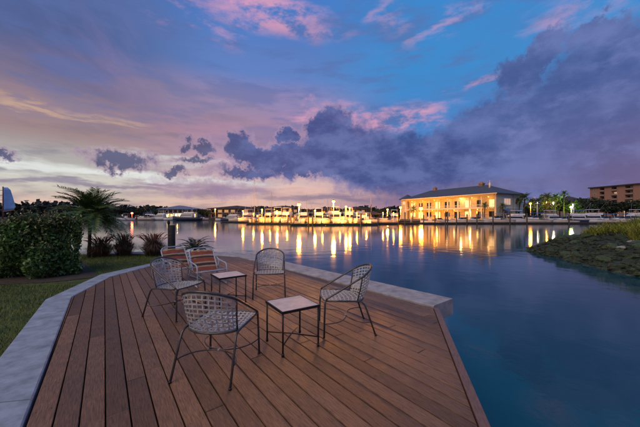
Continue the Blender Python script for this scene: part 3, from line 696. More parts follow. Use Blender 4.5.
for i, ((x, y), rz, lb) in enumerate(chairs):
    c = chair if i == 0 else copy_tree(chair)
    c.location = (x, y, 0.001); c.rotation_euler = (0, 0, rz); tag(c, lb, 'chair', 'woven strap chairs')
# ------------------------------------------------------------------ side tables
def make_table():
    root = empty('side_table'); h = .48; w = .222; bm = M_['black']
    MB().box(-w - .004, w + .004, -w - .004, w + .004, h - .012, h).build('table_top', M_['tabletop'], root)
    fr = MB()
    for (x0, x1, y0, y1) in ((-w - .016, w + .016, -w - .016, -w - .0045), (-w - .016, w + .016, w + .0045, w + .016), (-w - .016, -w - .0045, -w - .0042, w + .0042), (w + .0045, w + .016, -w - .0042, w + .0042)): fr.box(x0, x1, y0, y1, h - .025, h + .003)
    fr.build('rim', bm, root)
    for sx in (1, -1):
        for sy in (1, -1):
            l = MB().tube([(sx * w, sy * w, .02), (sx * w, sy * w, h - .0255)], .0105, 8).build('leg', bm, root, True)
            MB().tube([(sx * w, sy * w, 0), (sx * w, sy * w, .035)], .016, 8).build('foot', bm, l, True)
    for s in (1, -1): MB().tube([(-w, -w * s, .115 + .002 * s), (0, 0, .128 + .005 * s), (w, w * s, .115 + .002 * s)], .0075, 6).build('cross_brace', bm, root, True)
    return root
tb = make_table()
tb.location = (-.327, 3.265, .001); tb.rotation_euler = (0, 0, math.atan2(.255, .40)); tag(tb, 'small square black side table with tan top in the middle of the chairs', 'table', 'square side tables')
t2 = copy_tree(tb); t2.location = (-1.6, 4.86, .001); t2.rotation_euler = (0, 0, math.atan2(.29, .378)); tag(t2, 'small square black side table farther back, beside the striped chairs', 'table', 'square side tables')
# ------------------------------------------------------------------ low striped strap chairs
def make_low_chair():
    root = empty('striped_chair'); wf = M_['wh_frame']; W = .27
    def bp_(v): return Vector((0, -.16 - .40 * v, .24 + .49 * v))       # back line, v 0..1
    def sp_(v): return Vector((0, -.14 + .52 * v, .235 + .09 * v))      # seat line rear..front
    # back hoop
    hp = [bp_(v) + Vector((-W, 0, 0)) for v in (0, .3, .6, .86)] + [bp_(.96) + Vector((-W + .04, 0, 0)), bp_(1.0) + Vector((-W + .12, 0, 0)), bp_(1.0) + Vector((W - .12, 0, 0)), bp_(.96) + Vector((W - .04, 0, 0))] + [bp_(v) + Vector((W, 0, 0)) for v in (.86, .6, .3, 0)]
    MB().tube(hp, .015, 8).build('back_frame', wf, root, True)
    hs = [sp_(v) + Vector((-W, 0, 0)) for v in (-.05, .5, .92)] + [sp_(1.0) + Vector((-W + .06, 0, 0)), sp_(1.0) + Vector((W - .06, 0, 0))] + [sp_(v) + Vector((W, 0, 0)) for v in (.92, .5, -.05)]
    MB().tube(hs, .015, 8).build('seat_frame', wf, root, True)
    for s in (1, -1):
        MB().tube([(s * (W + .04), .36, 0.012), (s * (W + .04), .34, .30), (s * (W + .04), .30, .43), (s * (W + .04), .20, .455), (s * (W + .04), -.2, .47), (s * (W + .04), -.36, .50), (s * (W + .02), -.33, .55)], .014, 8).build('arm', wf, root, True)
        MB().tube([(s * (W + .04), -.16, .468), (s * (W + .04), -.30, .22), (s * (W + .04), -.40, .012)], .014, 8).build('rear_leg', wf, root, True)
        MB().tube([(s * (W + .04), .37, .012), (s * (W + .04), -.41, .012)], .013, 8).build('runner', wf, root, True)
    cols = ['or_strap', 'ye_strap', 'br_strap', 'ye_strap', 'or_strap', 'br_strap', 'ye_strap', 'or_strap', 'ye_strap']
    def cross(fn, v0, v1, mt, nd_):
        a, b2 = fn(v0), fn(v1); d = (b2 - a); nrm = Vector((0, -d.z, d.y)).normalized(); 
        if nrm.z < 0 and abs(nrm.z) > abs(nrm.y): nrm = -nrm
        rings = []
        for i in range(9):
            x = -W + 2 * W * i / 8; sg = -0.02 * math.sin(math.pi * i / 8) * nd_
            o_ = nrm * (sg) + Vector((x, 0, 0)); rings.append([a + o_, b2 + o_, b2 + o_ + nrm * .004, a + o_ + nrm * .004])
        MB().loft(rings).build('strap', mt, root)
    wd = [.135, .06, .10, .06, .15, .07, .06, .15, .06]; v = 0.03
    for c_, w_ in zip(cols, wd):
        cross(bp_, v, min(1.0, v + w_ - .012), M_[c_], 1); v += w_ + .004
    v = .04
    for c_, w_ in zip(cols[::-1], wd[::-1]):
        cross(sp_, v, min(1.0, v + w_ - .012), M_[c_], 1); v += w_ + .004
    return root
lc = make_low_chair()
lc.location = (-2.52, 6.25, .001); lc.rotation_euler = (0, 0, face(.62, -.78)); tag(lc, 'orange and cream striped low strap chair behind the small farther table', 'chair', 'striped low chairs')
l2 = copy_tree(lc); l2.location = (-3.28, 6.55, .001); l2.rotation_euler = (0, 0, face(.72, -.69)); tag(l2, 'orange striped low strap chair half hidden behind the left woven chair', 'chair', 'striped low chairs')
# ------------------------------------------------------------------ lamps
ORD = ['first', 'second', 'third', 'fourth', 'fifth', 'sixth', 'seventh', 'eighth', 'ninth', 'tenth', 'eleventh', 'twelfth', 'thirteenth', 'fourteenth', 'fifteenth', 'sixteenth', 'seventeenth', 'eighteenth', 'nineteenth', 'twentieth',
       'twenty-first', 'twenty-second', 'twenty-third', 'twenty-fourth', 'twenty-fifth', 'twenty-sixth']
def lamp_post(px, py, d, bulb, power, color, r, label, base=QUAY, group='lit lamp posts along the harbour'):
    r *= min(1.0, d / 95)
    if color in (SOD, WARM): power *= 1.5
    x = at(px, d); z = hz(py, d); root = empty('lamp_post', (x, d, base)); tag(root, label, 'lamp', group); h = z - base
    MB().tube([(0, 0, 0), (0, 0, .25), (0, 0, .3), (0, 0, h - r * .8)], [.13, .12, .06, .05], 8).build('pole', M_['alu'], root, True)
    MB().tube([(0, 0, h + r * .75), (0, 0, h + r * 1.15), (0, 0, h + r * 1.3)], [r * .75, r * .45, .03], 10).build('lamp_cap', M_['joist'], root)
    MB().ball((0, 0, h), r, r, r * .85, 12, 8).build('lamp_globe', M_[bulb], root, True)
    ld = bpy.data.lights.new('lamp_light', 'POINT'); ld.energy = power; ld.color = color; ld.shadow_soft_size = r * 1.05
    lo = bpy.data.objects.new('lamp_light', ld); COL.objects.link(lo); lo.parent = root; lo.location = (0, 0, h - r * 1.6)
    return root
SOD = (1.0, 0.34, 0.025); WARM = (1.0, 0.43, 0.06)
lamp_post(421, 208.5, 99, 'bulb_sodium', 5000, SOD, .62, 'brightest yellow lamp in front of the lit clubhouse gallery')
lamp_post(400.5, 207.5, 104, 'bulb_sodium', 4000, SOD, .46, 'yellow lamp at the left end of the clubhouse, left of the brightest one')
lamp_post(387.5, 209.5, 112, 'bulb_sodium', 8000, SOD, .35, 'small yellow lamp left of the clubhouse near the grey canopy')
lamp_post(299, 204.5, 68.2, 'bulb_sodium', 3200, SOD, .56, 'bright yellow lamp above the white boats left of centre', base=-.35)
lamp_post(333.5, 201.5, 69.3, 'bulb_warm', 2800, WARM, .50, 'tallest pale yellow lamp in the middle of the marina', base=-.35)
lamp_post(346, 206.5, 69.8, 'bulb_sodium', 2200, SOD, .34, 'left one of a close pair of yellow lamps mid marina', base=-.35)
lamp_post(349.8, 208.2, 69.9, 'bulb_sodium', 2200, SOD, .3, 'right one of a close pair of yellow lamps mid marina', base=-.35)
lamp_post(262, 209.5, 78.2, 'bulb_sodium', 2400, SOD, .28, 'small yellow lamp right of the tall mast', base=-.35)
lamp_post(243, 211.0, 94, 'bulb_sodium', 1500, SOD, .25, 'small orange lamp left of the tall mast', base=-.35)
lamp_post(277, 211.0, 77.6, 'bulb_sodium', 2200, SOD, .25, 'low yellow lamp among the boats left of the bright one', base=-.35)
lamp_post(315, 210.5, 68.8, 'bulb_warm', 1600, WARM, .28, 'low pale lamp right of the bright yellow one', base=-.35)
lamp_post(530.5, 203.5, 108, 'bulb_sodium', 1500, SOD, .42, 'orange lamp among the palms right of the clubhouse')
lamp_post(538, 203.0, 112, 'bulb_white', 900, (1, .85, .6), .34, 'white lamp right of the orange one among the palms')
lamp_post(547, 202.2, 116, 'bulb_warm', 700, WARM, .3, 'left one of two small lamps over the dark trees', base=QUAY)
lamp_post(553.5, 202.5, 116, 'bulb_white', 700, (1, .8, .55), .3, 'right one of two small lamps over the dark trees', base=QUAY)
lamp_post(132, 213.2, 150, 'bulb_red', 500, (1, .1, .04), .55, 'red light on the far left shore', base=-1.5)
lamp_post(30.5, 217.2, 60, 'bulb_red', 60, (1, .2, .05), .10, 'tiny orange-red light over the hedge at far left', base=-1.5)
lamp_post(618, 206.5, 150, 'bulb_warm', 1500, WARM, .35, 'yellow lamp in front of the brick block, left one')
lamp_post(624.5, 204.5, 150, 'bulb_white', 1800, (1, .85, .5), .42, 'yellow-white lamp in front of the brick block, right one')
lamp_post(571.2, 207.0, 105.2, 'bulb_green', 4500, (.55, 1, .08), .42, 'green floodlight shining on a tree right of the palms')
lamp_post(572.8, 204.5, 103, 'bulb_white', 300, (1, 1, .8), .22, 'small white lamp just right of the green floodlight')
lamp_post(215.2, 209.2, 160, 'bulb_warm', 900, WARM, .38, 'small lamp at the left end of the long dark shed')
lamp_post(470, 209.5, 86.5, 'bulb_warm', 900, WARM, .16, 'small low lamp on the quay before the clubhouse columns')
for (px, py, d, lb) in ((253.5, 213.2, 79.3, 'low dock light at the foot of the tall mast'), (270, 213.4, 78.2, 'low dock light between the two small yellow lamps'), (287, 213, 77.4, 'low dock light left of the bright yellow lamp'), (322.5, 212.4, 69.2, 'low dock light left of the tallest lamp'), (340, 213, 69.6, 'low dock light left of the lamp pair'), (357, 212.8, 70.2, 'low dock light right of the lamp pair'), (366.5, 213.6, 70.6, 'low dock light beside the grey canopy'), (383, 212.6, 77.2, 'low dock light right of the grey canopy'), (393.5, 212.8, 78, 'low dock light just left of the clubhouse'), (411, 213.5, 79.4, 'low dock light between the two yellow clubhouse lamps'), (437, 213.8, 80, 'low dock light before the middle of the clubhouse')):
    lamp_post(px, py, d, 'bulb_sodium', 400, SOD, .17, lb, base=-.35)
# slim white poles over the right quay
for i, px in enumerate((543, 580.5)):
    d = 82.6; x = at(px, d); h = hz(203.5, d) - QUAY; r0 = empty('quay_pole', (x, d + 2.2, QUAY)); tag(r0, ('tall unlit quay pole between moored boats left of the green light', 'tall unlit quay pole right of the green light')[i], 'pole', 'tall quay poles')
    MB().tube([(0, 0, 0), (0, 0, h)], .11, 8).build('shaft', M_['trim'], r0, True); MB().box(-.55, .55, -.2, .2, h, h + .18).build('head', M_['trim'], r0)

# ------------------------------------------------------------------ clubhouse
club = empty('clubhouse', (55.7, 88.0, QUAY), math.atan2(.45, .89)); tag(club, 'large two-storey clubhouse with dark hip roof and yellow-lit gallery', 'building')
EA = 8.35; LEN = 40.0; WID = 15.2
def part(name, mt, parent, *boxes, smooth=False):
    mb = MB()
    for b_ in boxes: mb.box(*b_)
    return mb.build(name, M_[mt], parent, smooth)
wl_ = part('wall', 'cream', club, (2.6, 2.9, .3, LEN, 0, EA)); 
part('wall', 'greywall', club, (3.0, WID, 0, .3, 0, EA)); part('wall', 'greywall', club, (WID - .3, WID, .3, LEN, 0, EA)); part('wall', 'cream', club, (2.6, WID - .3, LEN - .3, LEN - .01, 0, EA))
part('corner_pier', 'cream', club, (0, 3.0, -.05, .55, 0, EA)) 
part('gallery_floor', 'trim', club, (-.1, 2.6, .6, LEN, 3.75, 4.1)); part('gallery_ceiling', 'cream', club, (-.05, 2.6, .6, LEN, EA - .55, EA))
for k in range(9):
    y0 = 4.6 + k * 4.35
    for (z0, z1) in ((0, 3.74), (4.11, EA - .56)):
        part('column', 'trim', club, (0.0, .38, y0, y0 + .38, z0, z1))
def rail(parent, x, y0, y1, z):
    mb = MB(); mb.box(x, x + .07, y0, y1, z + .95, z + 1.05); mb.box(x, x + .05, y0, y1, z + .12, z + .18)
    n = int((y1 - y0) / .45)
    for i in range(n): yy = y0 + (i + .5) * (y1 - y0) / n; mb.box(x + .01, x + .05, yy - .03, yy + .03, z + .18, z + .95)
    return mb.build('railing', M_['trim'], parent)
for k in range(9): rail(club, .12, 4.6 + k * 4.35 - 3.95 if k else .62, 4.6 + k * 4.35 - .02, 4.1)
def window(parent, mt, axis, pos, a0, a1, z0, z1, out=-1, bars=1):
    """axis 'x': wall plane x=pos, spans y a0..a1; axis 'y': wall plane y=pos, spans x"""
    t = .06 * out; f = MB(); g = MB(); fw = .12
    def bx(mb, u0, u1, w0, w1, p0, p1):
        p0, p1 = min(p0, p1), max(p0, p1)
        if axis == 'x': mb.box(p0, p1, u0, u1, w0, w1)
        else: mb.box(u0, u1, p0, p1, w0, w1)
    bx(f, a0, a1, z1 - fw, z1, pos + .002 * out, pos + t * 1.4); bx(f, a0, a1, z0, z0 + fw, pos + .002 * out, pos + t * 1.8); bx(f, a0, a0 + fw, z0 + fw, z1 - fw, pos + .002 * out, pos + t * 1.4); bx(f, a1 - fw, a1, z0 + fw, z1 - fw, pos + .002 * out, pos + t * 1.4)
    for i in range(bars): c = a0 + (a1 - a0) * (i + 1) / (bars + 1); bx(f, c - .04, c + .04, z0 + fw, z1 - fw, pos + .002 * out, pos + t * 1.2)
    wd = f.build('window', M_['trim'], parent); bx(g, a0 + fw, a1 - fw, z0 + fw, z1 - fw, pos + .003 * out, pos + t * .5); g.build('pane', M_[mt], wd); return wd
for k in range(9):
    y0 = .95 + k * 4.35
    window(club, 'lit_win' if k in (0, 2, 5, 8) else 'glass', 'x', 2.6, y0 + .5, y0 + 2.9, 4.2, 6.9)
    window(club, 'glass' if k in (0, 1, 3, 4, 6) else 'lit_win', 'x', 2.6, y0 + .35, y0 + 3.0, .4 if k % 2 else .9, 3.0)
window(club, 'lit_dim', 'y', 0, 4.2, 7.9, 4.9, 7.1, bars=2); window(club, 'glass', 'y', 0, 10.6, 12.2, 4.9, 7.0)
for a in (4.2, 7.0, 10.4): window(club, 'glass', 'y', 0, a, a + 2.0, .6, 2.9)
part('downpipe', 'slab', club, (9.2, 9.34, -.16, -.02, 0, EA)); part('string_course', 'trim', club, (3.01, WID + .06, -.10, -.003, 3.8, 4.05))
for k, (a, z) in enumerate(((3.3, 2.95), (9.7, 2.7))):
    mb = MB(); mb.add([(a, -.02, z + .7), (a + 3.2, -.02, z + .7), (a + 3.2, -1.7, z), (a, -1.7, z), (a, -.02, z + .6), (a + 3.2, -.02, z + .6), (a + 3.2, -1.7, z - .1), (a, -1.7, z - .1)], [(0, 1, 2, 3), (7, 6, 5, 4), (3, 2, 6, 7), (0, 3, 7, 4), (1, 5, 6, 2)]); mb.build('awning', M_['canvas_blue'], club)
# hip roof
def hip(parent, x0, x1, y0, y1, ze, zr, ridge_in, mt, ov=.9, name='roof'):
    cx = (x0 + x1) / 2; mb = MB()
    v = [(x0 - ov, y0 - ov, ze), (x1 + ov, y0 - ov, ze), (x1 + ov, y1 + ov, ze), (x0 - ov, y1 + ov, ze)]
    u = [(a, b_, ze - .28) for a, b_, _ in v]
    mb.add(v + u + [(cx, y0 + ridge_in, zr), (cx, y1 - ridge_in, zr)], [(0, 1, 8), (1, 2, 9, 8), (2, 3, 9), (3, 0, 8, 9), (0, 4, 5, 1), (1, 5, 6, 2), (2, 6, 7, 3), (3, 7, 4, 0), (7, 6, 5, 4)])
    return mb.build(name, M_[mt], parent)
rf = hip(club, 0, WID, 0, LEN, EA + .29, EA + 3.95, 7.6, 'slate')
for (x, y, s, h) in ((7.6, 9.6, 1.4, .75), (7.6, 30, 1.1, .9)):
    part('cupola', 'shedwall', rf, (x - s / 2, x + s / 2, y - s / 2, y + s / 2, EA + 3.2, EA + 3.9 + h)); hip(rf, x - s / 2, x + s / 2, y - s / 2, y + s / 2, EA + 3.92 + h, EA + 4.6 + h, s / 2 - .01, 'shedwall', .15, 'cupola_roof')
fin = MB().tube([(4.6, 4.8, EA + 2.2), (4.6, 4.8, EA + 4.2), (4.6, 4.8, EA + 4.25), (4.6, 4.8, EA + 5.2)], [.30, .26, .1, .04], 8).build('vent_stack', M_['trim'], rf, True)
part('gutter', 'trim', club, (-1.06, -.905, -.9, LEN + .9, EA + .02, EA + .25))
# gallery ceiling lamps: one bright, the weaker ones added to spread the yellow light
for k, (y, pw, r) in enumerate(((3.2, 22, .12), (9, 30, .12), (13.2, 200, .30), (19, 35, .12), (25, 60, .12), (31, 90, .12), (37, 120, .12))):
    MB().ball((1.3, y, EA - .75), r, r, r * .8, 10, 6).build('ceiling_lamp', M_['bulb_warm'], club, True)
    ld = bpy.data.lights.new('ceiling_light', 'POINT'); ld.energy = pw; ld.color = (1, .60, .22) if y < 22 else SOD; ld.shadow_soft_size = .3; lo = bpy.data.objects.new('ceiling_light', ld); COL.objects.link(lo); lo.parent = club; lo.location = (1.3, y, EA - 1.3)
for k, y in enumerate((7, 16, 26, 35)):  # lower row of lamps, added to light the ground floor gallery
    MB().ball((1.3, y, 3.5), .12, .12, .12, 8, 5).build('ceiling_lamp', M_['bulb_warm'], club, True)
    ld = bpy.data.lights.new('ceiling_light', 'POINT'); ld.energy = (25, 35, 70, 90)[k]; ld.color = (1, .60, .22) if y < 22 else SOD; ld.shadow_soft_size = .3; lo = bpy.data.objects.new('ceiling_light', ld); COL.objects.link(lo); lo.parent = club; lo.location = (1.3, y, 3.1)
# small tower at the far end
tw = empty('stair_tower', (at(407.5, 128), 128, QUAY), math.atan2(.45, .89)); tag(tw, 'small cream tower with pyramid roof at the left end of the clubhouse', 'building')
part('wall', 'cream', tw, (-2, 2, -2, 2, 0, hz(200, 128) - QUAY)); window(tw, 'lit_dim', 'x', -2, -.9, .9, 6.4, 8.0); window(tw, 'lit_dim', 'y', -2, -.9, .9, 6.4, 8.0); hip(tw, -2, 2, -2, 2, hz(199.8, 128) - QUAY + .28, hz(194.5, 128) - QUAY, 1.99, 'slate', .7)

# ------------------------------------------------------------------ brick apartment block
u = Vector((.168, -.986)); bk = empty('apartment_block', (at(590, 206), 206, QUAY), math.atan2(u.y, u.x)); tag(bk, 'long brick apartment block with recessed balconies at far right', 'building')
HB = hz(188, 206) - QUAY; FLH = HB / 7; xx = 0.0     # local x runs along the facade toward the camera, +y away from the water side
bays = [('b', 6.2), ('o', 2.8), ('b', 4.2), ('o', 3.2), ('b', 4.4), ('o', 4.2), ('b', 4.6), ('o', 4.2), ('b', 4.6), ('o', 4.2), ('b', 4.6)]
side = 1  # facade looks to local -y (toward the harbour)
tot = sum(w for _, w in bays)
part('rear_wall', 'brick', bk, (0, tot, 2.2, 12, 0, HB - .4))
bi = 0
for kind, w_ in bays:
    if kind == 'b':
        part('wall', 'brick', bk, (xx, xx + w_, 0, 2.19, 0, HB - .4))
        if w_ > 5:
            for fl in range(2, 7): window(bk, 'glass', 'y', 0, xx + 2.2, xx + 3.8, fl * FLH + .8, fl * FLH + 2.1)
    else:
        for fl in range(1, 7):
            bal = part('balcony', 'slab', bk, (xx + .01, xx + w_ - .01, -.25, 2.18, fl * FLH - .2, fl * FLH)); part('balcony_rail', 'slab', bal, (xx + .01, xx + w_ - .01, -.25, -.15, fl * FLH + .01, fl * FLH + .85))
            g = MB(); g.box(xx + .2, xx + w_ - .2, 2.12, 2.185, fl * FLH + .02, fl * FLH + 2.2); g.build('balcony_door', M_['lit_dim' if (fl, bi) in ((3, 2), (5, 1), (2, 4)) else 'glass'], bk)
        bi += 1
    xx += w_
part('roof', 'darkroof', bk, (-.8, tot + .8, -.9, 12.6, HB - .39, HB + .35))


# low roof left of it
lb_ = empty('low_house', (at(566, 175), 175, QUAY), R(-8)); tag(lb_, 'low brown house with a shallow roof behind the dark trees', 'building')
part('wall', 'shedwall', lb_, (-5, 14, 0, 10, 0, 9.8)); hip(lb_, -5, 14, 0, 10, 10.1, hz(195.5, 175) - QUAY, 4.9, 'darkroof', .7)
for k in range(4): window(lb_, 'glass', 'y', 0, -4 + k * 4.5, -1.6 + k * 4.5, 6.6, 8.6)

# ------------------------------------------------------------------ left shore hall
d = 182; hl = empty('waterside_hall', (at(157, d), d, QUAY), R(4)); tag(hl, 'wide waterside hall with blue-grey hip roof on the left shore', 'building')
WL = at(197, d) - at(157, d); eh = hz(209.4, d) - QUAY
part('wall', 'shedwall', hl, (1.2, WL - 1.2, 2.2, 12, 0, eh)); part('gallery_floor', 'trim', hl, (.6, WL - .6, 0, 2.19, 3.0, 3.25)); hip(hl, .6, WL - .6, 0, 12, eh + .3, hz(205.2, d) - QUAY, 2.5, 'blueroof', .8)
for k in range(9): part('column', 'trim', hl, (.8 + k * (WL - 2) / 8, 1.15 + k * (WL - 2) / 8, .05, .4, 0, 2.99)); part('column', 'trim', hl, (.8 + k * (WL - 2) / 8, 1.15 + k * (WL - 2) / 8, .05, .4, 3.26, eh))
for k in range(8): window(hl, 'lit_win', 'y', 2.2, 1.7 + k * 2.85, 3.9 + k * 2.85, .3, 2.7); window(hl, 'glass', 'y', 2.2, 1.7 + k * 2.85, 3.9 + k * 2.85, 3.6, eh - .4)
for k in range(3):
    MB().ball((4.5 + k * 8, 1.1, 2.75), .16, .16, .13, 8, 5).build('ceiling_lamp', M_['bulb_warm'], hl, True)
    ld = bpy.data.lights.new('ceiling_light', 'POINT'); ld.energy = 900; ld.color = (1, .72, .3); ld.shadow_soft_size = .3; lo = bpy.data.objects.new('ceiling_light', ld); COL.objects.link(lo); lo.parent = hl; lo.location = (4.5 + k * 8, 1.0, 2.3)
# ------------------------------------------------------------------ long dark sheds
def shed(p0, p1, d, ytop, yeave, label, nb):
    x0, x1 = at(p0, d), at(p1, d); r0 = empty('long_shed', (x0, d, QUAY)); tag(r0, label, 'shed', 'long low sheds behind the marina'); L = x1 - x0; eh = hz(yeave, d) - QUAY
    part('wall', 'shedwall', r0, (.3, L - .3, 3.0, 14, 0, eh)); hip(r0, 0, L, 0, 14, eh + .3, hz(ytop, d) - QUAY, 4, 'darkroof', .6)
    part('gallery_floor', 'slab', r0, (.3, L - .3, 0, 2.99, eh * .52, eh * .52 + .25))
    for k in range(nb):
        xk = .4 + k * (L - 1.2) / (nb - 1); part('column', 'slab', r0, (xk, xk + .35, .1, .45, 0, eh * .52 - .01)); part('column', 'slab', r0, (xk, xk + .35, .1, .45, eh * .52 + .26, eh))
    for k in range(nb - 1):
        xk = .8 + k * (L - 1.2) / (nb - 1); ww = (L - 1.2) / (nb - 1) - .9
        window(r0, random.choice(['lit_dim', 'glass', 'lit_dim', 'lit_win']), 'y', 3.0, xk + .2, xk + ww, .4, eh * .52 - .5); window(r0, random.choice(['lit_dim', 'glass', 'glass']), 'y', 3.0, xk + .2, xk + ww, eh * .52 + .5, eh - .5)
    return r0
shed(208, 262, 172, 205.3, 208.8, 'long dark-roofed shed left of the tall mast', 9)
shed(264, 299, 150, 205.4, 208.4, 'long dark-roofed shed behind the bright yellow lamp', 7)
shed(311, 333, 150, 207.4, 210.0, 'short dark-roofed shed under the tallest marina lamp', 5)
shed(345, 368, 152, 206.2, 209.0, 'short dark-roofed shed right of the lamp pair', 5)
# lit marina office and fuel dock house
def kiosk(p0, p1, d, ytop, label, mt='cream', base=-.35):
    x0, x1 = at(p0, d), at(p1, d); r0 = empty('marina_kiosk', (x0, d, base)); tag(r0, label, 'kiosk', 'lit marina kiosks'); L = x1 - x0; h = hz(ytop, d) - base
    part('wall', mt, r0, (0, L, 0, 4, 0, h - .5)); hip(r0, 0, L, 0, 4, h - .2, h + .35, 1.5, 'greywall', .35)
    n = max(2, int(L / 1.8))
    for k in range(n): window(r0, 'lit_win', 'y', 0, .25 + k * (L - .3) / n, (k + 1) * (L - .3) / n, .9, h - .9)
    part('door', 'trim', r0, (L * .45, L * .45 + .9, -.09, -.065, .05, .85))
    return r0
kiosk(326, 341, 90, 212.2, 'lit white marina office below the tallest lamp'); kiosk(296.5, 303, 87.5, 213.2, 'small lit kiosk below the bright yellow lamp'); kiosk(355, 367, 88, 212.0, 'lit kiosk right of the lamp pair behind a tall piling')
# grey canopy on the dock
x0 = at(369, 80); cn = empty('dock_canopy', (x0, 80, -.35)); tag(cn, 'open dock shelter with a grey pitched canopy right of the marina kiosks', 'shelter')
for (a, b_) in ((0.2, .2), (3.0, .2), (.2, 2.6), (3.0, 2.6)): MB().tube([(a, b_, 0), (a, b_, 2.3)], .07, 6).build('post', M_['dock'], cn)
hip(cn, 0, 3.2, 0, 2.8, 2.55, 3.25, 1.35, 'darkroof', .35, 'canopy')

# ------------------------------------------------------------------ floating docks and pilings
def dock(p0, p1, d0, d1, label, wdt=1.6):
    a = Vector((at(p0, d0), d0)); b_ = Vector((at(p1, d1), d1)); e_ = (b_ - a); L = e_.length; r0 = empty('floating_dock', (a.x, a.y, WATER), math.atan2(e_.y, e_.x)); tag(r0, label, 'dock', 'floating docks')
    part('deck_board', 'dock', r0, (0, L, 0, wdt, .36, .46))
    n = max(2, int(L / 4))
    for k in range(n): part('float', 'joist', r0, (k * L / n + .2, (k + 1) * L / n - .2, .15, wdt - .15, -.12, .355))
    part('fender', 'joist', r0, (0, L, -.1, -.005, .1, .42))
dock(290, 378, 67, 70, 'nearest long dark floating dock in the middle of the marina'); dock(246, 292, 78, 76, 'floating dock in front of the yellow-lit boats left of centre'); dock(378, 402, 76, 78, 'short floating dock between the middle marina and the clubhouse')
dock(398, 470, 78, 80, 'floating dock in front of the clubhouse lamps'); dock(470, 640, 81, 80.5, 'long floating dock in front of the moored white boats at right'); dock(222, 247, 100, 92, 'short floating dock left of the tall mast')
dock(318, 372, 87.3, 87.3, 'wide back dock carrying the lit marina office', 7.5); dock(294, 306, 86.8, 86.8, 'short back dock carrying the small lit kiosk', 5.5); dock(366, 384, 79.4, 79.4, 'short dock carrying the grey canopy shelter', 4.0)
pil = [(252, 79, 216), (258.6, 79, 216), (265, 79, 216), (273, 79, 216.4), (282.5, 78, 216.3), (288, 77, 216.3), (291, 70, 216.3), (294, 69.5, 216.3), (308.5, 66.6, 216), (312.5, 66.6, 215.8), (361, 67.5, 213.3), (378, 75, 217), (398.5, 77, 212.3), (405, 77.2, 212), (412, 79.5, 215.5),
       (423.6, 79.5, 215), (435, 79.5, 215), (445.5, 79, 211.5), (447.5, 79, 211.5), (456.5, 79.5, 214), (467, 79.5, 214), (477, 79.5, 214.5), (493, 79.5, 211.2), (510, 79.5, 213), (527, 79.5, 213), (569, 79.5, 214.5)]
p0 = empty('dock_piling', (0, 0, 0)); MB().tube([(0, 0, -2.5), (0, 0, 3.0)], .17, 8).build('shaft', M_['pile'], p0, True); MB().tube([(0, 0, 3.0), (0, 0, 3.25)], [.2, .03], 8).build('cap', M_['joist'], p0)
for i, (px, d, yt) in enumerate(pil):
    o = p0 if i == 0 else copy_tree(p0); h = hz(yt, d) - WATER; o.location = (at(px, d), d, WATER); sc_ = h / 3.2; o.scale = (1, 1, sc_); tag(o, ORD[i] + ' marina piling counted from the left along the docks', 'piling', 'marina pilings')

# ------------------------------------------------------------------ boats
def hull_rings(L, B, H, flare=.25, n=9):
    rings = []
    for i in range(n):
        t = i / (n - 1); x = -L / 2 + L * t; w = B / 2 * (1 - max(0, (t - .35) / .65) ** 2.2 * .985) * (0.92 + .08 * min(1, t * 3)); sh = H * (1 + .38 * t ** 2)
        k = .3 * max(0, (t - .5) / .5) ** 2 * H
        rings.append([(x + .0, -w, sh), (x, -w * (1 - flare * .4), sh * .45), (x, -w * (1 - flare) * .8, -.05 + k), (x, 0, -.3 + k * 1.3), (x, w * (1 - flare) * .8, -.05 + k), (x, w * (1 - flare * .4), sh * .45), (x, w, sh)])
    return rings
def slab_box(mb, x0, x1, w0, w1, z0, z1, rake0=0, rake1=0):
    mb.add([(x0, -w0, z0), (x1, -w1, z0), (x1, w1, z0), (x0, w0, z0), (x0 + rake0, -w0 * .88, z1), (x1 - rake1, -w1 * .82, z1), (x1 - rake1, w1 * .82, z1), (x0 + rake0, w0 * .88, z1)], [(3, 2, 1, 0), (4, 5, 6, 7), (0, 1, 5, 4), (1, 2, 6, 5), (2, 3, 7, 6), (3, 0, 4, 7)]); return mb
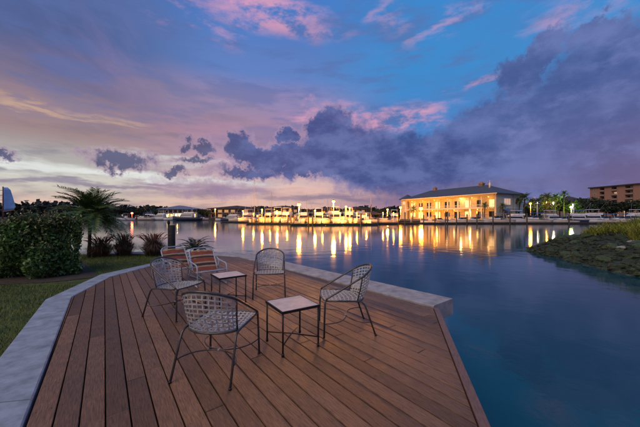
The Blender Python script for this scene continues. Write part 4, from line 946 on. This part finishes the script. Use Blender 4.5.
def make_boat(kind):
    root = empty('motor_boat' if kind != 'sail' else 'sailboat'); L, B, H = {'fly': (11.5, 3.8, 1.35), 'express': (9.5, 3.2, 1.15), 'console': (7.5, 2.6, .95), 'sail': (10.5, 3.2, 1.05), 'navy': (12.5, 3.8, 1.4)}[kind]
    hm = {'navy': 'hull_dark', 'express': 'hull_tan'}.get(kind, 'hull')
    h = MB().loft(hull_rings(L, B, H)).build('hull', M_[hm], root, True)
    rr = hull_rings(L, B, H); mb = MB()
    for s in (0, 6): mb.tube([r_[s] for r_ in rr], .05, 5)
    mb.build('rub_rail', M_['joist'], root)
    dk = MB(); n = len(rr); dk.add([(r_[0][0], r_[0][1] * .97, r_[0][2] + .012) for r_ in rr] + [(r_[6][0], r_[6][1] * .97, r_[6][2] + .012) for r_ in rr], [(i, i + 1, n + i + 1, n + i) for i in range(n - 1)]); dk.build('deck', M_['hull'], root)
    if kind in ('fly', 'navy'):
        c = slab_box(MB(), -L * .22, L * .24, B * .40, B * .30, H * 1.02, H + 1.75, .1, 1.1).build('cabin', M_['hull'], root)
        slab_box(MB(), -L * .19, L * .225, B * .405, B * .312, H + .72, H + 1.35, .06, .62).build('window', M_['glass'], c)
        f = slab_box(MB(), -L * .27, L * .10, B * .38, B * .30, H + 1.76, H + 2.35, -.1, .35).build('flybridge', M_['hull'], root)
        slab_box(MB(), -L * .20, L * .06, B * .33, B * .30, H + 3.5, H + 3.62, .1, .1).build('bimini_top', M_['canvas_blue' if kind == 'navy' else 'hull'], root)
        for sx in (-L * .17, L * .03):
            for s in (1, -1): MB().tube([(sx, s * B * .29, H + 2.3), (sx, s * B * .27, H + 3.5)], .035, 5).build('bimini_pole', M_['alu'], root)
        for s in (1, -1): MB().tube([(-L * .05, s * B * .38, H + 1.7), (-L * .25, s * B * .75, H + 6.2)], [.04, .015], 5).build('outrigger', M_['alu'], root)
    elif kind == 'express':
        c = slab_box(MB(), -L * .05, L * .34, B * .40, B * .22, H * 1.05, H + .72, .1, 1.4).build('cabin', M_['hull'], root)
        slab_box(MB(), -L * .12, L * .13, B * .40, B * .34, H + .73, H + 1.3, .05, .75).build('windshield', M_['glass'], root)
        slab_box(MB(), -L * .30, L * .02, B * .38, B * .36, H + 2.0, H + 2.1, .1, .1).build('bimini_top', M_['canvas_blue'], root)
        a = MB(); a.tube([(-L * .26, -B * .4, H), (-L * .2, -B * .38, H + 1.95), (-L * .2, B * .38, H + 1.95), (-L * .26, B * .4, H)], .06, 5); a.build('radar_arch', M_['hull'], root)
        MB().tube([(-L * .02, -B * .36, H + .8), (-L * .02, -B * .34, H + 2.0)], .03, 5).build('bimini_pole', M_['alu'], root); MB().tube([(-L * .02, B * .36, H + .8), (-L * .02, B * .34, H + 2.0)], .03, 5).build('bimini_pole', M_['alu'], root)
    elif kind == 'console':
        slab_box(MB(), -.5, .7, .5, .42, H * .9, H + 1.0, .1, .35).build('console', M_['hull'], root)
        slab_box(MB(), -1.3, 1.0, .85, .75, H + 2.0, H + 2.1, .1, .15).build('t_top', M_['canvas_blue'], root)
        for sx in (-.9, .7):
            for s in (1, -1): MB().tube([(sx, s * .5, H * .8), (sx, s * .68, H + 2.0)], .035, 5).build('t_top_pole', M_['alu'], root)
        slab_box(MB(), -L / 2 - .55, -L / 2 - .02, .28, .28, H * .3, H + .65, .1, .1).build('outboard_motor', M_['joist'], root)
    else:
        slab_box(MB(), -L * .2, L * .22, B * .32, B * .18, H * 1.02, H + .62, .1, .6).build('cabin', M_['hull'], root)
        MB().tube([(L * .08, 0, H + .5), (L * .08, 0, H + 13.5)], [.09, .05], 6).build('mast', M_['mast'], root)
        MB().tube([(L * .08, 0, H + 1.6), (-L * .34, 0, H + 1.65)], .06, 6).build('boom', M_['mast'], root)
        MB().tube([(L * .06, 0, H + 1.82), (-L * .1, 0, H + 1.84), (-L * .33, 0, H + 1.78)], [.2, .18, .09], 7).build('sail_cover', M_['canvas_blue'], root)
        mb = MB(); top = (L * .08, 0, H + 13.2)
        for e_ in ((L * .47, 0, H * 1.3), (-L * .47, 0, H), (L * .06, B * .45, H), (L * .06, -B * .45, H)): mb.tube([top, e_], .012, 4)
        mb.build('rigging', M_['alu'], root)
    rl = MB(); pr_ = [(r_[0][0], r_[0][1] * .95, r_[0][2] + .55) for r_ in rr[5:]] + [(r_[6][0], r_[6][1] * .95, r_[6][2] + .55) for r_ in rr[5:][::-1]]
    rl.tube(pr_, .022, 5)
    for p_ in pr_[::2]: rl.tube([(p_[0], p_[1], p_[2] - .56), p_], .016, 4)
    rl.build('bow_rail', M_['alu'], root)
    return root
protos = {}
def boat(kind, px, d, rz, s, label, group):
    if kind not in protos: o = make_boat(kind); protos[kind] = o
    else: o = copy_tree(protos[kind])
    o.location = (at(px, d), d, WATER + .02); o.rotation_euler = (0, 0, R(rz)); o.scale = (s, s, s); tag(o, label, 'boat', group)
g1 = 'boats moored in the lit middle marina'
mid_b = [('fly', 247.5, 100, 250, .95), ('sail', 255.5, 88, 262, 1.0), ('express', 262, 84, 275, 1.0), ('fly', 269, 86, 262, .9), ('fly', 278, 84, 280, 1.0), ('fly', 286.5, 82, 265, .95), ('console', 293, 79, 200, .9), ('fly', 304, 79, 270, .9), ('express', 311, 77, 265, 1.0), ('fly', 319, 78, 275, .9), ('express', 325.5, 76, 265, .9), ('fly', 335, 78, 280, 1.0), ('console', 343, 75, 265, 1.1), ('fly', 349, 79, 270, .95), ('express', 356, 77, 262, .9), ('console', 367, 76, 275, 1.1), ('express', 384, 82, 200, .9), ('fly', 394, 86, 250, .85), ('sail', 272, 96, 268, .75), ('sail', 306.5, 98, 272, .7), ('sail', 328, 100, 262, .62), ('sail', 371, 96, 265, .7)]
kinds = {'fly': 'white flybridge boat', 'express': 'cream cabin cruiser', 'console': 'small white open boat', 'sail': 'sailboat with the tallest mast', 'navy': 'navy yacht'}
for i, (k, px, d, rz, s) in enumerate(mid_b): boat(k, px, d, rz, s, (f'{kinds[k]}, {ORD[i]} boat from the left in the lit middle marina' if i < 18 else ('sailboat with a bare mast, behind the boats just right of the tall mast', 'sailboat with a bare mast, behind the boats right of the bright yellow lamp', 'sailboat with a short bare mast, behind the lit marina office', 'sailboat with a bare mast, behind the grey canopy')[i - 18]), g1)
g2 = 'boats moored along the right quay'
rt_b = [('console', 430, 83.5, 185, .8), ('express', 439, 84, 5, .7), ('console', 451, 84, 180, .8), ('express', 462, 83.2, 178, .75), ('express', 475, 83, 185, .8), ('console', 484, 83.0, 182, .9), ('express', 497, 82.6, 176, .95), ('fly', 514, 82.9, 180, .8), ('express', 534, 82.4, 184, 1.0), ('fly', 552, 83, 2, .8), ('express', 563, 82.4, 182, .85), ('navy', 575, 83, 180, .8), ('fly', 590, 82.8, 178, .85), ('express', 604, 82.4, 182, .9), ('express', 620, 82, 180, .9), ('fly', 634, 82.4, 184, .85)]
for i, (k, px, d, rz, s) in enumerate(rt_b): boat(k, px, d, rz, s, f'{kinds[k]}, {ORD[i]} boat from the left along the right quay', g2)
g3 = 'boats on the far left shore'
lf_b = [('console', 126, 140, 190, 1.2), ('express', 145, 148, 172, 1.2), ('navy', 152, 152, 4, .9), ('fly', 160.5, 148, 176, 1.0), ('console', 172, 146, 190, 1.1), ('navy', 187, 142, 182, 1.15), ('express', 200, 146, 10, .9), ('console', 224, 128, 200, 1.0), ('navy', 232, 112, 170, .8), ('express', 240, 108, 190, .9)]
for i, (k, px, d, rz, s) in enumerate(lf_b): boat(k, px, d, rz, s, f'{kinds[k]}, {ORD[i]} boat from the left on the far left shore', g3)

# ------------------------------------------------------------------ small sailboat with a blue sail, far left
d = 30; sb_ = empty('sailing_dinghy', (at(3, d), d, WATER)); tag(sb_, 'blue sail on a dark red mast rising behind the hedge at far left', 'boat')
MB().loft([[(p[0] * .42 + .6, p[1] * .42, p[2] * .5) for p in r_] for r_ in hull_rings(10, 3.2, 1.1)]).build('hull', M_['hull'], sb_, True)
zt = hz(187.5, d) - WATER; zb = hz(211.5, d) - WATER
MB().tube([(0, 0, .3), (0, 0, zt + .1)], [.07, .05], 7).build('mast', M_['mast_red'], sb_, True)
sm = MB(); rings = []
for i in range(9):
    t = i / 8; z = zb + .02 + (zt - zb) * t; wd_ = np.interp(t, [0, .12, .9, 1], [1.02, 1.30, .72, .40]); rings.append([(.08 + wd_ * j / 6, .10 * math.sin(math.pi * j / 6), z + (.16 * j / 6 * (1 - t))) for j in range(7)] + [(.08 + wd_ * j / 6, .10 * math.sin(math.pi * j / 6) + .012, z + (.16 * j / 6 * (1 - t))) for j in range(6, -1, -1)])
sl_ = sm.loft(rings).build('sail', M_['sail'], sb_, True)
MB().tube([(0, -.02, zb - .02), (1.2, 0, zb + .16)], .03, 6).build('boom', M_['or_strap'], sb_)
for k in range(5): MB().tube([(-.42, 0, zb + .2 + k * .52), (-.03, 0, zb + .2 + k * .52)], .025, 5).build('mast_rung', M_['mast_red'], sb_)
MB().tube([(-.42, 0, .3), (-.42, 0, zt - .2)], .02, 5).build('stay', M_['mast_red'], sb_)

# ------------------------------------------------------------------ trees
def tree_mesh(seed, h, r, n, leaf):
    rg = np.random.default_rng(seed); root = empty('shade_tree'); limbs = MB(); limbs.tube([(0, 0, -.2), (.1, 0, h * .25), (0, .1, h * .5)], [.22, .18, .12], 7); cs = []
    for k in range(13):
        a = k * 2.4; rr_ = r * rg.uniform(.25, .8); c = np.array([math.cos(a) * rr_, math.sin(a) * rr_, h * rg.uniform(.42, .86)]); cs.append((c, r * rg.uniform(.28, .48)))
        limbs.tube([(0, .1, h * .4), tuple(c * [.6, .6, 1] * .9), tuple(c)], [.09, .06, .02], 5)
    limbs.build('trunk', M_['bark'], root)
    P = []
    for c, s in cs:
        m_ = n // 13; v = rg.normal(size=(m_, 3)); v /= np.linalg.norm(v, axis=1, keepdims=True); P.append(c + v * s * rg.uniform(.55, 1.05, (m_, 1)) * [1, 1, .8])
    leaves('crown', np.concatenate(P), leaf, M_['tree'], root, .6); return root
tp_ = [tree_mesh(21 + k, (8.5, 7, 9.5)[k], (4, 3.6, 3.8)[k], 1500, .34) for k in range(3)]
used = [0, 0, 0]
def tree(px, d, v, s, label, group):
    o = tp_[v] if not used[v] else copy_tree(tp_[v]); used[v] = 1; o.location = (at(px, d), d, QUAY); o.scale = (s, s, s * random.uniform(.92, 1.08)); o.rotation_euler = (0, 0, random.uniform(0, 6.28)); tag(o, label, 'tree', group)
rt = [(533, 118, 0, 1.05), (543, 122, 1, 1.35), (552, 118, 2, 1.1), (560, 124, 0, 1.3), (566, 114, 1, 1.2), (572.5, 110, 2, .85), (579, 116, 0, 1.15), (588, 124, 1, 1.45), (597, 120, 2, 1.05), (606, 126, 0, 1.2), (615, 122, 1, 1.15), (626, 128, 2, 1.0), (637, 122, 0, 1.15), (648, 118, 1, 1.3)]
for i, (px, d, v, s) in enumerate(rt): tree(px, d, v, s, f'dark shade tree, {ORD[i]} from the left in the row right of the clubhouse', 'trees right of the clubhouse')
md = sorted([(302, 140, 0, .62), (307, 146, 2, .6), (338, 150, 1, .72), (341.5, 144, 0, .6), (372, 146, 1, .7), (379, 140, 0, .62), (384, 150, 2, .6), (201, 168, 1, .8), (205.5, 164, 0, .72)])
for i, (px, d, v, s) in enumerate(md): tree(px, d, v, s, f'low dark tree, {ORD[i]} from the left among the sheds behind the marina', 'trees among the sheds')
lt = [(118, 178, 2, .9), (126, 182, 0, 1.0), (136, 180, 1, .9), (143, 186, 0, .95), (150, 182, 2, .85), (155.5, 178, 1, .8)]
for i, (px, d, v, s) in enumerate(lt): tree(px, d, v, s, f'dark tree, {ORD[i]} from the palm between it and the waterside hall', 'trees left of the waterside hall')
# far palms
def far_palm(px, d, ytop, yb_, label, seed, group='palms around the clubhouse', L=1.9):
    x = at(px, d); H = hz(ytop, d) - QUAY - L * .55; o = palm_thing('palm_tree', (x, d, QUAY), H, L, 20, label, group, seed, lean=.2, tr=.16); return o
far_palm(484.3, 87, 203.0, 0, 'palm tree standing before the lit corner of the clubhouse', 61, L=1.9); far_palm(502, 86.5, 203.4, 0, 'palm tree before the right wall of the clubhouse', 62, L=1.9)
far_palm(524, 90, 194.2, 0, 'tall palm at the right end of the clubhouse', 63, L=2.9); far_palm(519, 93, 198, 0, 'shorter palm tucked beside the tall one at the right end', 64, L=2.2)
far_palm(547, 108, 194.3, 0, 'tall palm rising above the trees, left one', 65, L=3.0); far_palm(555, 110, 194.6, 0, 'tall palm rising above the trees, middle one', 66, L=2.8); far_palm(563.5, 106, 191.4, 0, 'tallest palm rising above the trees, right one', 67, L=2.4)
far_palm(413, 108, 206.5, 0, 'palm near the left end of the clubhouse gallery', 68, L=2.2); far_palm(538, 104, 198.5, 0, 'palm beside the orange lamp', 69, L=2.4)
# far wood along the horizon
n_ = 16000; th = RNG.uniform(0, 1, n_); xs_ = -700 + 760 * th; P = np.stack([xs_, 215 + RNG.uniform(0, 60, n_) + np.abs(xs_) * .12, np.zeros(n_)], 1)
hh = 6.0 + 2.6 * np.sin(xs_ * .045) * np.sin(xs_ * .017) + 1.4 * np.sin(xs_ * .21) + np.interp(xs_, [-700, -260, -215, -120, 60], [9, 7, 4.5, 1.5, 0.5])
P[:, 2] = QUAY + hh * RNG.uniform(0, 1, n_) ** .6
o = leaves('far_woods', P, 1.6, M_['farwood'], None, .8); tag(o, 'dark band of far woods along the left horizon', 'woods', kind='stuff')
n_ = 8000; xs_ = RNG.uniform(60, 420, n_); P = np.stack([xs_, 230 + RNG.uniform(0, 40, n_), QUAY + 9 * RNG.uniform(0, 1, n_) ** .6], 1)
o = leaves('far_woods', P, 1.6, M_['farwood'], None, .8); tag(o, 'dark band of far woods behind the clubhouse and apartment block', 'woods', kind='stuff')
